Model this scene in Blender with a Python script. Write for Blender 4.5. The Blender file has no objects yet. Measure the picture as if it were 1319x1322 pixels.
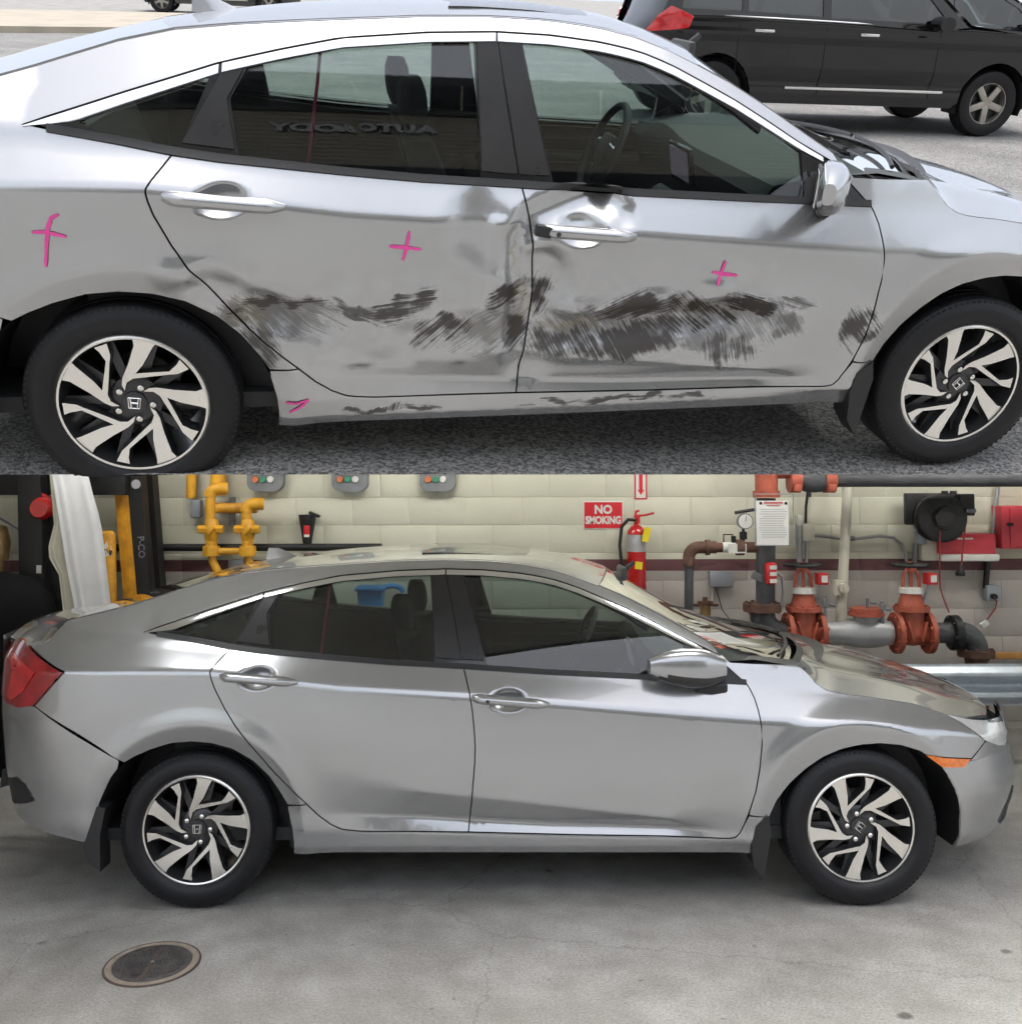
import bpy, bmesh, math, random
import numpy as np
from mathutils import Vector, Matrix
from mathutils.geometry import delaunay_2d_cdt

# ------------------------------------------------------------------ camera, sky, sun, exposure
scene = bpy.context.scene
COL = scene.collection
R = math.radians
IMW, IMH, FPX, CX, CY = 1319.0, 1322.0, 1250.0, 659.5, 570.0
def rodr(r):
    r = np.array(r, float); t = np.linalg.norm(r); k = r / t
    K = np.array([[0, -k[2], k[1]], [k[2], 0, -k[0]], [-k[1], k[0], 0]])
    return np.eye(3) + np.sin(t) * K + (1 - np.cos(t)) * K @ K
BASE = np.array([[1, 0, 0], [0, 0, -1], [0, 1, 0]], float)
RB = rodr([-0.0493647, -0.0060644, -0.0012301]) @ BASE          # rows: right, down, forward in the garage frame
CB = np.array([1.2578, -4.8362, 1.6800])
RT = rodr([0.4492, -0.1756, 0.0073]) @ BASE                      # the same eye in the street's frame
CT = np.array([0.5564, -3.6460, 1.5071])
_M = np.eye(4); _M[:3, :3] = RB.T @ RT; _M[:3, 3] = CB - _M[:3, :3] @ CT
MT = Matrix(_M.tolist())                                         # street frame -> garage frame
cam_d = bpy.data.cameras.new('camera'); cam = bpy.data.objects.new('camera', cam_d); COL.objects.link(cam)
cam_d.sensor_fit = 'VERTICAL'; cam_d.sensor_height = 36.0; cam_d.sensor_width = 36.0
cam_d.lens = FPX / IMH * 36.0
cam_d.shift_y = -(IMH / 2 - CY) / IMH
cam_d.clip_start = 0.05; cam_d.clip_end = 2000
cm = np.eye(4); cm[:3, 0] = RB[0]; cm[:3, 1] = -RB[1]; cm[:3, 2] = -RB[2]; cm[:3, 3] = CB
cam.matrix_world = Matrix(cm.tolist())
scene.camera = cam

world = bpy.data.worlds.new('World'); scene.world = world; world.use_nodes = True
nt = world.node_tree; bg = nt.nodes['Background']
sky = nt.nodes.new('ShaderNodeTexSky'); sky.sky_type = 'NISHITA'; sky.sun_disc = False
SUN_EL, SUN_AZ = R(75), R(165)        # azimuth from +y towards +x: almost overhead, behind thin cloud
sky.sun_elevation = SUN_EL; sky.sun_rotation = SUN_AZ
sky.dust_density = 3.5; sky.air_density = 1.2; sky.altitude = 50
hs = nt.nodes.new('ShaderNodeHueSaturation'); hs.inputs['Saturation'].default_value = 0.4
nt.links.new(sky.outputs[0], hs.inputs['Color']); nt.links.new(hs.outputs[0], bg.inputs[0]); bg.inputs[1].default_value = 0.15
sl = bpy.data.lights.new('sun', 'SUN'); sl.energy = .8; sl.angle = R(30); sl.color = (1, .96, .9)
so = bpy.data.objects.new('sun', sl); COL.objects.link(so)
sd = Vector((math.sin(SUN_AZ) * math.cos(SUN_EL), math.cos(SUN_AZ) * math.cos(SUN_EL), math.sin(SUN_EL)))
so.rotation_euler = sd.to_track_quat('Z', 'Y').to_euler(); so.location = sd * 30
vs = scene.view_settings; vs.view_transform = 'Standard'; vs.look = 'None'; vs.exposure = 0.98; vs.gamma = 1; vs.use_curve_mapping = False
scene.cycles.max_bounces = 6; scene.cycles.diffuse_bounces = 3; scene.cycles.glossy_bounces = 4; scene.cycles.transparent_max_bounces = 16
scene.cycles.sample_clamp_indirect = 6.0; scene.cycles.use_adaptive_sampling = True; scene.cycles.adaptive_threshold = .04; scene.cycles.adaptive_min_samples = 16
random.seed(7); rnd = random.Random(11)

# ------------------------------------------------------------------ pixels to places
def ray(px, py, Rm): return Rm.T @ np.array([(px - CX) / FPX, (py - CY) / FPX, 1.0])
def BY(px, py, y):                       # garage: point on the upright plane at depth y
    v = ray(px, py, RB); return Vector(CB + v * ((y - CB[1]) / v[1]))
def BG(px, py, z=0.0):                   # garage floor
    v = ray(px, py, RB); return Vector(CB + v * ((z - CB[2]) / v[2]))
def TY(px, py, y):
    v = ray(px, py, RT); return Vector(CT + v * ((y - CT[1]) / v[1]))
def TG(px, py, z=0.0):                   # street surface
    v = ray(px, py, RT); return Vector(CT + v * ((z - CT[2]) / v[2]))
ZO = {'1': (0, 605, .3336), '2': (440, 605, .3336), '3': (879, 605, .3336), '4': (0, 890, .3336), '5': (440, 890, .3336), '6': (879, 890, .3336),
      'r': (1120, 860, .18916), 'l': (0, 800, .2345), 'm': (800, 700, .1971), 'p': (0, 0, 1)}
def Q(k, *pts):
    ox, oy, s = ZO[k]; return [(ox + a * s, oy + b * s) for a, b in pts]

# ------------------------------------------------------------------ materials
def new_mat(name):
    m = bpy.data.materials.new(name); m.use_nodes = True
    return m, m.node_tree, m.node_tree.nodes['Principled BSDF']
def N(t, typ, **kw):
    n = t.nodes.new(typ)
    for k, v in kw.items():
        if k in n.inputs: n.inputs[k].default_value = v
        else: setattr(n, k, v)
    return n
def L(t, a, b): t.links.new(a, b)
def mat(name, col, rough=.5, metal=0., var=.12, scale=8., bump=0., bscale=60., coat=0., spec=.5, rvar=.1, emit=None, dirt=None, detail=6.0):
    """plain procedural material: base colour broken up by noise, uneven gloss, fine relief"""
    m, t, p = new_mat(name)
    c = N(t, 'ShaderNodeTexCoord'); n = N(t, 'ShaderNodeTexNoise', Scale=scale, Detail=detail, Roughness=.6); L(t, c.outputs['Object'], n.inputs['Vector'])
    r = N(t, 'ShaderNodeValToRGB'); r.color_ramp.elements[0].position = .3; r.color_ramp.elements[1].position = .72
    a = [max(0, x * (1 - var)) for x in col]; b = [min(1, x * (1 + var)) for x in col]
    if dirt: a = dirt
    r.color_ramp.elements[0].color = (*a, 1); r.color_ramp.elements[1].color = (*b, 1)
    L(t, n.outputs['Fac'], r.inputs['Fac']); L(t, r.outputs['Color'], p.inputs['Base Color'])
    mr = N(t, 'ShaderNodeMapRange'); mr.inputs['To Min'].default_value = max(.02, rough - rvar); mr.inputs['To Max'].default_value = min(1, rough + rvar)
    L(t, n.outputs['Fac'], mr.inputs['Value']); L(t, mr.outputs['Result'], p.inputs['Roughness'])
    p.inputs['Metallic'].default_value = metal; p.inputs['Coat Weight'].default_value = coat; p.inputs['Specular IOR Level'].default_value = spec
    p.inputs['Coat Roughness'].default_value = .04
    if bump:
        n2 = N(t, 'ShaderNodeTexNoise', Scale=bscale, Detail=4.0); L(t, c.outputs['Object'], n2.inputs['Vector'])
        bp = N(t, 'ShaderNodeBump', Strength=bump, Distance=.01); L(t, n2.outputs['Fac'], bp.inputs['Height']); L(t, bp.outputs['Normal'], p.inputs['Normal'])
    if emit:
        p.inputs['Emission Color'].default_value = (*emit[0], 1); p.inputs['Emission Strength'].default_value = emit[1]
    return m
def glass_mat(name, tint=(.55, .62, .6), fres=1.64, haze=0.0):
    m, t, p = new_mat(name); t.nodes.remove(p); out = [n for n in t.nodes if n.type == 'OUTPUT_MATERIAL'][0]
    tr = N(t, 'ShaderNodeBsdfTransparent', Color=(*tint, 1)); gl = N(t, 'ShaderNodeBsdfGlossy', Color=(1, 1, 1, 1), Roughness=.015)
    fr = N(t, 'ShaderNodeFresnel', IOR=fres); mx = N(t, 'ShaderNodeMixShader')
    ma = N(t, 'ShaderNodeMath', operation='MULTIPLY_ADD'); ma.inputs[1].default_value = 1.05; ma.inputs[2].default_value = .02; ma.use_clamp = True
    L(t, fr.outputs[0], ma.inputs[0]); L(t, ma.outputs[0], mx.inputs[0]); L(t, tr.outputs[0], mx.inputs[1]); L(t, gl.outputs[0], mx.inputs[2]); L(t, mx.outputs[0], out.inputs[0])
    return m
M = {}
M['black_gloss'] = mat('black_gloss', (.012, .012, .013), .18, coat=.6, rvar=.05)
M['black_plastic'] = mat('black_plastic', (.018, .018, .019), .48, bump=.15, bscale=400)
M['pillar_film'] = mat('pillar_film', (.022, .021, .021), .3, var=.25, scale=5)
M['rubber'] = mat('rubber', (.010, .010, .012), .5, var=.25, bump=.1, bscale=150, scale=14, spec=.35)
M['chrome'] = mat('chrome', (.82, .82, .82), .1, 1.0, var=.03, rvar=.04)
M['machined'] = mat('machined', (.84, .82, .78), .27, 1.0, var=.03, rvar=.03, scale=6, detail=0.5)
M['wheel_dark'] = mat('wheel_dark', (.035, .035, .038), .33, .3, var=.2, coat=.4)
M['disc_steel'] = mat('disc_steel', (.12, .11, .10), .45, .8, var=.3)
M['interior'] = mat('interior', (.018, .019, .02), .7, bump=.2, bscale=220)
M['interior_mid'] = mat('interior_mid', (.035, .037, .037), .6, bump=.15, bscale=220)
M['seat'] = mat('seat', (.028, .028, .030), .85, bump=.35, bscale=300)
M['headliner'] = mat('headliner', (.42, .41, .39), .9)
M['headliner_dark'] = mat('headliner_dark', (.10, .10, .10), .9)
M['glass'] = glass_mat('glass', (.62, .72, .68))
M['windshield_glass'] = glass_mat('windshield_glass', (.66, .76, .70))
M['red_lens'] = mat('red_lens', (.30, .008, .012), .12, coat=1, var=.5, scale=9, rvar=.04)
M['red_lens_bright'] = mat('red_lens_bright', (.55, .012, .018), .15, coat=1, var=.3, scale=12, rvar=.04)
M['amber_lens'] = mat('amber_lens', (.85, .20, .02), .2, coat=1, var=.2, scale=40)
M['lamp_lens'] = mat('lamp_lens', (.80, .80, .78), .16, .3, coat=1, var=.12, scale=30, rvar=.05)
M['strap_red'] = mat('strap_red', (.45, .03, .08), .6)
M['pink_paint'] = mat('pink_paint', (.80, .08, .36), .5, var=.12, scale=30)
M['paper'] = mat('paper', (.75, .75, .73), .8, var=.04)

def paint_mat(name, scuffs=None):
    """silver metallic car paint under clear coat; the struck car also carries rubbed-off tyre rubber and scrapes"""
    m, t, p = new_mat(name)
    c = N(t, 'ShaderNodeTexCoord')
    fl = N(t, 'ShaderNodeTexNoise', Scale=1.7, Detail=1.0); L(t, c.outputs['Object'], fl.inputs['Vector'])
    base = N(t, 'ShaderNodeMixRGB', blend_type='MIX'); base.inputs[1].default_value = (.43, .435, .445, 1); base.inputs[2].default_value = (.47, .475, .485, 1)
    L(t, fl.outputs['Fac'], base.inputs[0])
    rv = N(t, 'ShaderNodeValue'); rv.outputs[0].default_value = .23
    p.inputs['Metallic'].default_value = .78; p.inputs['Coat Weight'].default_value = 1.0; p.inputs['Coat Roughness'].default_value = .02
    if not scuffs:
        L(t, base.outputs[0], p.inputs['Base Color']); L(t, rv.outputs[0], p.inputs['Roughness'])
        return m
    sep = N(t, 'ShaderNodeSeparateXYZ'); L(t, c.outputs['Object'], sep.inputs[0])
    def math2(op, a, b=None, cl=False):
        n = N(t, 'ShaderNodeMath', operation=op); n.use_clamp = cl
        for i, v in enumerate((a, b)):
            if v is None: continue
            if isinstance(v, (int, float)): n.inputs[i].default_value = v
            else: L(t, v, n.inputs[i])
        return n.outputs[0]
    # warp the coordinates a little so that no smear has a clean oval edge
    wn = N(t, 'ShaderNodeTexNoise', Scale=11.0, Detail=5.0); L(t, c.outputs['Object'], wn.inputs['Vector'])
    wx = N(t, 'ShaderNodeSeparateXYZ'); L(t, wn.outputs['Color'], wx.inputs[0])
    X = math2('ADD', sep.outputs[0], math2('MULTIPLY', math2('SUBTRACT', wx.outputs[0], .5), .13))
    Z = math2('ADD', sep.outputs[2], math2('MULTIPLY', math2('SUBTRACT', wx.outputs[2], .5), .11))
    tot = {}; streak = {}
    pn = N(t, 'ShaderNodeTexNoise', Scale=16.0, Detail=3.0); L(t, c.outputs['Object'], pn.inputs['Vector'])
    for kind, cx, cz, rx, rz, ang, sang, dens, bend in scuffs:
        ca, sa = math.cos(ang), math.sin(ang)
        dx = math2('SUBTRACT', X, cx); dz = math2('SUBTRACT', Z, cz)
        u = math2('ADD', math2('MULTIPLY', dx, ca), math2('MULTIPLY', dz, sa))
        v = math2('SUBTRACT', math2('MULTIPLY', dz, ca), math2('MULTIPLY', dx, sa))
        if bend: v = math2('ADD', v, math2('MULTIPLY', math2('MULTIPLY', u, u), bend))
        q = math2('ADD', math2('POWER', math2('DIVIDE', u, rx), 2.0), math2('POWER', math2('DIVIDE', v, rz), 2.0))
        env = math2('SUBTRACT', 1.0, q, True)
        # streaks: noise drawn out along direction sang (one noise per direction, shared)
        key = round(math.degrees(sang) / 12) * 12
        if key not in streak:
            cs, ss = math.cos(R(key)), math.sin(R(key))
            a = math2('ADD', math2('MULTIPLY', sep.outputs[0], cs), math2('MULTIPLY', sep.outputs[2], ss))
            b = math2('SUBTRACT', math2('MULTIPLY', sep.outputs[2], cs), math2('MULTIPLY', sep.outputs[0], ss))
            b = math2('ADD', b, math2('MULTIPLY', math2('SINE', math2('MULTIPLY', a, 7.0)), .012))
            cv = N(t, 'ShaderNodeCombineXYZ'); L(t, math2('MULTIPLY', a, 6.0), cv.inputs[0]); L(t, math2('MULTIPLY', b, 170.0), cv.inputs[1]); cv.inputs[2].default_value = key * .37
            sn = N(t, 'ShaderNodeTexNoise', Scale=1.0, Detail=3.0, Roughness=.65); L(t, cv.outputs[0], sn.inputs['Vector']); streak[key] = sn.outputs['Fac']
        st = math2('ADD', math2('ADD', math2('MULTIPLY', env, 1.5), math2('MULTIPLY', math2('SUBTRACT', pn.outputs['Fac'], .54), 3.2)), math2('MULTIPLY', math2('SUBTRACT', streak[key], .60), 3.6))
        gate = math2('MULTIPLY', math2('MULTIPLY', env, 2.4, True), dens ** .7)
        k = math2('MULTIPLY', math2('MULTIPLY', st, 1.25, True), gate)
        tot[kind] = k if kind not in tot else math2('MAXIMUM', tot[kind], k)
    col = base.outputs[0]; rough = rv.outputs[0]; met = None
    for kind, cc, rr in (('scrape', (.42, .40, .33), .6), ('rubber', (.024, .016, .011), .75)):
        if kind not in tot: continue
        mx = N(t, 'ShaderNodeMixRGB'); L(t, tot[kind], mx.inputs[0]); L(t, col, mx.inputs[1]); mx.inputs[2].default_value = (*cc, 1); col = mx.outputs[0]
        rm = N(t, 'ShaderNodeMix', data_type='FLOAT'); L(t, tot[kind], rm.inputs[0]); L(t, rough, rm.inputs[2]); rm.inputs[3].default_value = rr; rough = rm.outputs[0]
        mm = math2('MULTIPLY', math2('SUBTRACT', 1.0, tot[kind], True), .78 if met is None else met); met = mm
    L(t, col, p.inputs['Base Color']); L(t, rough, p.inputs['Roughness']); L(t, met, p.inputs['Metallic']); L(t, math2('MULTIPLY', met, 1.1), p.inputs['Coat Weight'])
    return m
M['paint'] = paint_mat('paint')

# ------------------------------------------------------------------ mesh helpers
class MB:
    """collects shapes; build() links them as ONE mesh object"""
    def __init__(s): s.v = []; s.f = []; s.m = []
    def add(s, vs, fs, mi=0):
        o = len(s.v); s.v += [tuple(v) for v in vs]; s.f += [tuple(i + o for i in f) for f in fs]; s.m += [mi] * len(fs); return s
    def box(s, c, size, rot=None, bev=.0, mi=0):
        hx, hy, hz = [d / 2 for d in size]; c = Vector(c)
        if bev <= 0:
            vs = [Vector((x, y, z)) for x in (-hx, hx) for y in (-hy, hy) for z in (-hz, hz)]
            fs = [(0, 1, 3, 2), (4, 6, 7, 5), (0, 4, 5, 1), (2, 3, 7, 6), (0, 2, 6, 4), (1, 5, 7, 3)]
        else:
            b = min(bev, hx * .9, hy * .9, hz * .9)
            bm = bmesh.new(); bmesh.ops.create_cube(bm, size=1)
            for v in bm.verts: v.co = Vector((v.co.x * hx * 2, v.co.y * hy * 2, v.co.z * hz * 2))
            bmesh.ops.bevel(bm, geom=list(bm.edges), offset=b, segments=2, affect='EDGES', profile=.5)
            bm.verts.index_update(); vs = [v.co.copy() for v in bm.verts]; fs = [tuple(v.index for v in f.verts) for f in bm.faces]; bm.free()
        if rot is not None: vs = [rot @ v for v in vs]
        return s.add([c + v for v in vs], fs, mi)
    def cyl(s, p0, p1, r0, r1=None, n=20, mi=0, cap=True):
        p0, p1 = Vector(p0), Vector(p1); r1 = r0 if r1 is None else r1
        d = (p1 - p0).normalized(); a = d.orthogonal().normalized(); b = d.cross(a)
        vs = []
        for p, r in ((p0, r0), (p1, r1)):
            vs += [p + (a * math.cos(2 * math.pi * i / n) + b * math.sin(2 * math.pi * i / n)) * r for i in range(n)]
        fs = [(i, (i + 1) % n, n + (i + 1) % n, n + i) for i in range(n)]
        if cap: fs += [tuple(range(n - 1, -1, -1)), tuple(range(n, 2 * n))]
        return s.add(vs, fs, mi)
    def lathe(s, prof, origin, axis, n=32, mi=0, ref=None, close=False):
        """prof: (radius, along axis)"""
        o = Vector(origin); d = Vector(axis).normalized(); a = (Vector(ref) if ref else d.orthogonal()).normalized(); b = d.cross(a)
        vs = []; m_ = len(prof)
        for i in range(n):
            an = 2 * math.pi * i / n; e = a * math.cos(an) + b * math.sin(an)
            vs += [o + e * max(r, 1e-4) + d * h for r, h in prof]
        fs = [(i * m_ + j, ((i + 1) % n) * m_ + j, ((i + 1) % n) * m_ + j + 1, i * m_ + j + 1) for i in range(n) for j in range(m_ - 1)]
        return s.add(vs, fs, mi)
    def tube(s, pts, r, n=10, mi=0, cap=True, rs=None):
        pts = [Vector(p) for p in pts]; k = len(pts); vs = []; prev = None
        for i, p in enumerate(pts):
            d = (pts[min(i + 1, k - 1)] - pts[max(i - 1, 0)]).normalized()
            if prev is None: a = d.orthogonal().normalized()
            else: a = (prev - d * prev.dot(d)).normalized()
            prev = a; b = d.cross(a); rr = rs[i] if rs else r
            vs += [p + (a * math.cos(2 * math.pi * j / n) + b * math.sin(2 * math.pi * j / n)) * rr for j in range(n)]
        fs = [(i * n + j, i * n + (j + 1) % n, (i + 1) * n + (j + 1) % n, (i + 1) * n + j) for i in range(k - 1) for j in range(n)]
        if cap: fs += [tuple(range(n - 1, -1, -1)), tuple(range((k - 1) * n, k * n))]
        return s.add(vs, fs, mi)
    def prism(s, poly, o, ux, uy, uz, depth, mi=0, side_mi=None):
        """2-D outline (counter-clockwise seen from +uz) placed at o, extruded back by depth along -uz"""
        o, ux, uy, uz = Vector(o), Vector(ux), Vector(uy), Vector(uz); n = len(poly)
        fr = [o + ux * a + uy * b for a, b in poly]; bk = [p - uz * depth for p in fr]
        s.add(fr + bk, [tuple(range(n))], mi)
        o2 = len(s.v) - 2 * n
        s.f += [tuple(o2 + i for i in range(2 * n - 1, n - 1, -1))]; s.m.append(mi)
        for i in range(n):
            j = (i + 1) % n; s.f.append((o2 + i, o2 + n + i, o2 + n + j, o2 + j)); s.m.append(mi if side_mi is None else side_mi)
        return s
    def grid(s, P, mi=0, flip=False):
        r, c = len(P), len(P[0])
        fs = [(i * c + j, i * c + j + 1, (i + 1) * c + j + 1, (i + 1) * c + j) for i in range(r - 1) for j in range(c - 1)]
        if flip: fs = [f[::-1] for f in fs]
        return s.add([p for row in P for p in row], fs, mi)
    def mesh(s, name, mats, ang=35):
        me = bpy.data.meshes.new(name); me.from_pydata([tuple(v) for v in s.v], [], s.f); me.validate(clean_customdata=False)
        mats = mats if isinstance(mats, (list, tuple)) else [mats]
        for m_ in mats: me.materials.append(M[m_] if isinstance(m_, str) else m_)
        if len(mats) > 1 and len(me.polygons) == len(s.m): me.polygons.foreach_set('material_index', s.m)
        me.polygons.foreach_set('use_smooth', [True] * len(me.polygons)); me.set_sharp_from_angle(angle=R(ang)); me.update()
        return me
    def build(s, name, mats, parent=None, ang=35, mw=None):
        return link(name, s.mesh(name, mats, ang), parent, mw)
def link(name, me, parent=None, mw=None):
    o = bpy.data.objects.new(name, me); COL.objects.link(o)
    if parent is not None: o.parent = parent
    if mw is not None: o.matrix_world = mw
    return o
def tag(o, label, cat, group=None):
    o['label'] = label; o['category'] = cat
    if group: o['group'] = group
    return o
def thing(name, label, cat, loc=(0, 0, 0), group=None, mw=None):
    o = bpy.data.objects.new(name, None); COL.objects.link(o); o.empty_display_size = .2
    o.matrix_world = mw if mw is not None else Matrix.Translation(Vector(loc))
    return tag(o, label, cat, group)
def struct(o): o['kind'] = 'structure'; return o
def at(p, rz=0.0): return Matrix.Translation(Vector(p)) @ Matrix.Rotation(rz, 4, 'Z')

# ------------------------------------------------------------------ the silver sedan
# car frame: x forward along the car, y away from the camera, z up; origin on the ground under the rear axle
I = np.interp
WHX = (0.014, 2.694); WHZ = .312; TYRE_R = .312
def f_L5(x): return I(x, [-.9, -.516, .068, .596, 1.111, 1.969, 2.289, 2.6, 3.0, 3.4], [.955, .952, .951, .881, .848, .77, .745, .735, .70, .62])
def f_belt(x): return I(x, [-.9, -.55, -.243, .127, .583, 1.087, 1.751, 2.25, 2.6, 2.9, 3.2, 3.5], [1.045, 1.055, 1.062, 1.030, .981, .947, .907, .879, .862, .83, .77, .69])
def f_wbelt(x): return I(x, [-.9, -.243, .127, .6, 2.25, 2.6, 3.3], [.775, .785, .80, .815, .818, .80, .78])
def f_rail(x): return I(x, [-.9, -.5, -.243, .0, .235, .4, .557, .8, 1.0, 1.17, 1.33, 1.45, 1.552, 1.66, 1.775, 1.89, 2.0, 2.148, 2.5, 3.0, 3.5], [1.105, 1.10, 1.09, 1.172, 1.246, 1.283, 1.313, 1.332, 1.338, 1.333, 1.318, 1.297, 1.266, 1.222, 1.173, 1.116, 1.058, .99, .95, .90, .85])
def f_L3(x): return I(x, [.4, .598, 1.127, 1.965, 2.3], [.525, .505, .45, .358, .33])
def f_L2(x): return I(x, [.5, .855, 1.48, 1.97, 2.2], [.385, .36, .322, .305, .30])
def f_db(x): return I(x, [.0, .45, .596, 1.108, 1.968, 2.3], [.33, .325, .321, .303, .281, .275])
def f_scoop(x): return I(x, [.5, .9, 1.9, 2.13], [0., 1., 1., 0.])
def f_xf(z): return I(z, [.12, .223, .35, .434, .5, .565, .687, .74, .85, 1.1], [3.48, 3.56, 3.60, 3.616, 3.60, 3.572, 3.575, 3.53, 3.42, 3.2])
def f_xr(z): return I(z, [.15, .3, .5, .75, .95, 1.08, 1.3], [-.90, -.97, -1.02, -1.04, -1.03, -1.0, -.8])
def splus(t, r):
    if t <= -r: return 0.
    if t >= r: return t
    return (t + r) ** 2 / (4 * r)
HANDLES = ((.258, .918), (1.272, .828))           # cup centres (x, z) of the two door handles
def Wraw(x, z):
    sc = f_scoop(x); zb = f_belt(x); wb = f_wbelt(x); zr = max(f_rail(x), zb + .02); zd = f_db(x)
    z3 = max(f_L3(x), zd + .06); z2 = min(f_L2(x), z3 - .03); z2 = max(z2, zd + .03); z3 = max(z3, z2 + .03); z5 = min(f_L5(x), zb - .03)
    w2 = .868; w5 = .892
    kn = [(.10, .755, 0), (.24, .848, .006), (zd - .013, .868 - .012 * sc, .010),
          (z2, .868 - .034 * sc, .010), (z3, .880 + .017 * sc, .006 + .06 * (1 - sc)), (.5 * z3 + .5 * z5, .898, .13),
          (z5, .889, .02), (zb, wb, .03), (zr, wb - .46 * (zr - zb), .02), (zr + .4, wb - .46 * (zr - zb) - .4 * 1.35, .02)]
    w = kn[0][1]; sp = (kn[1][1] - kn[0][1]) / (kn[1][0] - kn[0][0]); w += sp * (z - kn[0][0])
    for i in range(1, len(kn) - 1):
        s1 = (kn[i + 1][1] - kn[i][1]) / max(1e-4, kn[i + 1][0] - kn[i][0]); ds = s1 - sp; sp = s1
        w += ds * splus(z - kn[i][0], kn[i][2])
    # wheel-arch flares
    for wx in WHX:
        r = math.hypot(x - wx, (z - .30) * 1.0)
        if r < .56 and z > .2:
            t = min(1, max(0, (.53 - r) / .10)); t = t * t * (3 - 2 * t)
            w += .013 * t - .38 * splus(.437 - r, .007)
    # plan taper to nose and tail
    if x > 2.75:
        u = min(.9995, (x - 2.75) / (f_xf(z) - 2.75)); w *= (1 - u ** 2.2) ** .4
    if x < -.3:
        u = min(.9995, (x + .3) / (f_xr(z) + .3)); w *= (1 - u ** 2.4) ** .4
    return w
def Wg(x, z): return f_wbelt(x) - .46 * (z - f_belt(x))          # flat side glass and its frame
def cups(x, z):
    d = 0.
    for hx, hz in HANDLES:
        q = ((x - hx) / .085) ** 2 + ((z - hz) / .05) ** 2
        if q < 1: d += .036 * (1 - q) ** 2 * (1 + q)
    return d
def W(x, z): return Wraw(x, z) - cups(x, z)
# the struck car: dents and creases pressed into quarter, doors and sill
def seg_d(x, z, a, b):
    ax, az = a; bx, bz = b; dx, dz = bx - ax, bz - az; t = max(0, min(1, ((x - ax) * dx + (z - az) * dz) / (dx * dx + dz * dz)))
    return math.hypot(x - ax - t * dx, z - az - t * dz), t
def dents(x, z):
    d = 0.
    def valley(a, b, wd, dep):
        s, t = seg_d(x, z, a, b)
        q = min(1, s / wd); return dep * (1 - q * q) ** 2
    d += valley((1.17, .70), (1.14, .43), .11, .055) + valley((1.15, .56), (1.15, .50), .06, .02)                 # beside the centre pillar, front door
    d += valley((1.10, .74), (.95, .84), .12, .026) + valley((1.12, .85), (1.33, .92), .075, .040) + valley((1.40, .87), (1.34, .92), .05, .016)
    d += valley((1.20, .52), (1.75, .56), .075, .036) - valley((1.22, .585), (1.72, .64), .06, .010)
    d += valley((1.10, .55), (.78, .50), .10, .020)
    d += valley((.36, .60), (.52, .56), .09, .026) + valley((.22, .69), (.37, .60), .075, .032) - valley((.12, .72), (.28, .74), .06, .010)
    d += valley((1.07, .82), (1.08, .50), .032, .020) - valley((1.015, .84), (1.02, .52), .045, .012) - valley((1.09, .62), (1.09, .52), .02, .010)
    d += valley((1.2, .40), (1.6, .39), .04, .006)
    d += .0035 * math.sin(x * 31 + z * 17) * math.sin(z * 41 - x * 9) * (1 if .5 < x < 1.9 and .42 < z < .72 else 0)
    return d if d < .03 else .03 + .022 * (1 - math.exp(-(d - .03) / .022))
class Skin:
    """near-side surface of one car: pixel outlines land on it, panels are cut from it"""
    def __init__(s, struck): s.struck = struck
    def w(s, x, z):
        v = W(x, z)
        if s.struck: v -= dents(x, z)
        return v
    def warp(s, p):
        if not s.struck: return Vector(p)
        x, y, z = p; u = x - 1.2; v = z - .7
        k = min(1, max(0, (z - .05) / .2))
        return Vector((x + .0200 * v - .0526 * u * v - .0282 * u * u + .0284 * v * v, y, z + k * (.0103 + .0173 * u - .0079 * v - .0073 * u * v + .0050 * u * u + .0584 * v * v)))
def on_skin(pts):
    out = []
    for px, py in pts:
        y = -.86
        for _ in range(14):
            p = BY(px, py, y); y = .4 * y - .6 * Wraw(p.x, p.z)
        out.append((p.x, p.z))
    return out
def inside(poly, x, z):
    c = False; n = len(poly); j = n - 1
    for i in range(n):
        xi, zi = poly[i]; xj, zj = poly[j]
        if (zi > z) != (zj > z) and x < (xj - xi) * (z - zi) / (zj - zi) + xi: c = not c
        j = i
    return c
def resample(poly, step, closed=True):
    out = []; n = len(poly)
    for i in range(n if closed else n - 1):
        a = poly[i]; b = poly[(i + 1) % n]; d = math.dist(a, b); k = max(1, int(math.ceil(d / step)))
        out += [(a[0] + (b[0] - a[0]) * t / k, a[1] + (b[1] - a[1]) * t / k) for t in range(k)]
    if not closed: out.append(poly[-1])
    return out
def smooth_poly(p, closed=False, it=1):
    for _ in range(it):
        q = []; n = len(p)
        for i in range(n if closed else n - 1):
            a, b = p[i], p[(i + 1) % n]; q += [(a[0] * .75 + b[0] * .25, a[1] * .75 + b[1] * .25), (a[0] * .25 + b[0] * .75, a[1] * .25 + b[1] * .75)]
        if not closed: q = [p[0]] + q + [p[-1]]
        p = q
    return p
def area(p): return .5 * sum(p[i][0] * p[(i + 1) % len(p)][1] - p[(i + 1) % len(p)][0] * p[i][1] for i in range(len(p)))
def inset(poly, d):
    n = len(poly); out = []
    for i in range(n):
        a, b, c = Vector(poly[i - 1]), Vector(poly[i]), Vector(poly[(i + 1) % n])
        e1 = (b - a).normalized(); e2 = (c - b).normalized(); n1 = Vector((-e1.y, e1.x)); n2 = Vector((-e2.y, e2.x)); m_ = n1 + n2
        if m_.length < 1e-4: m_ = n1
        m_.normalize(); k = max(.5, m_.dot(n1)); q = b + m_ * (d / k); out.append((q.x, q.y))
    return out
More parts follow.
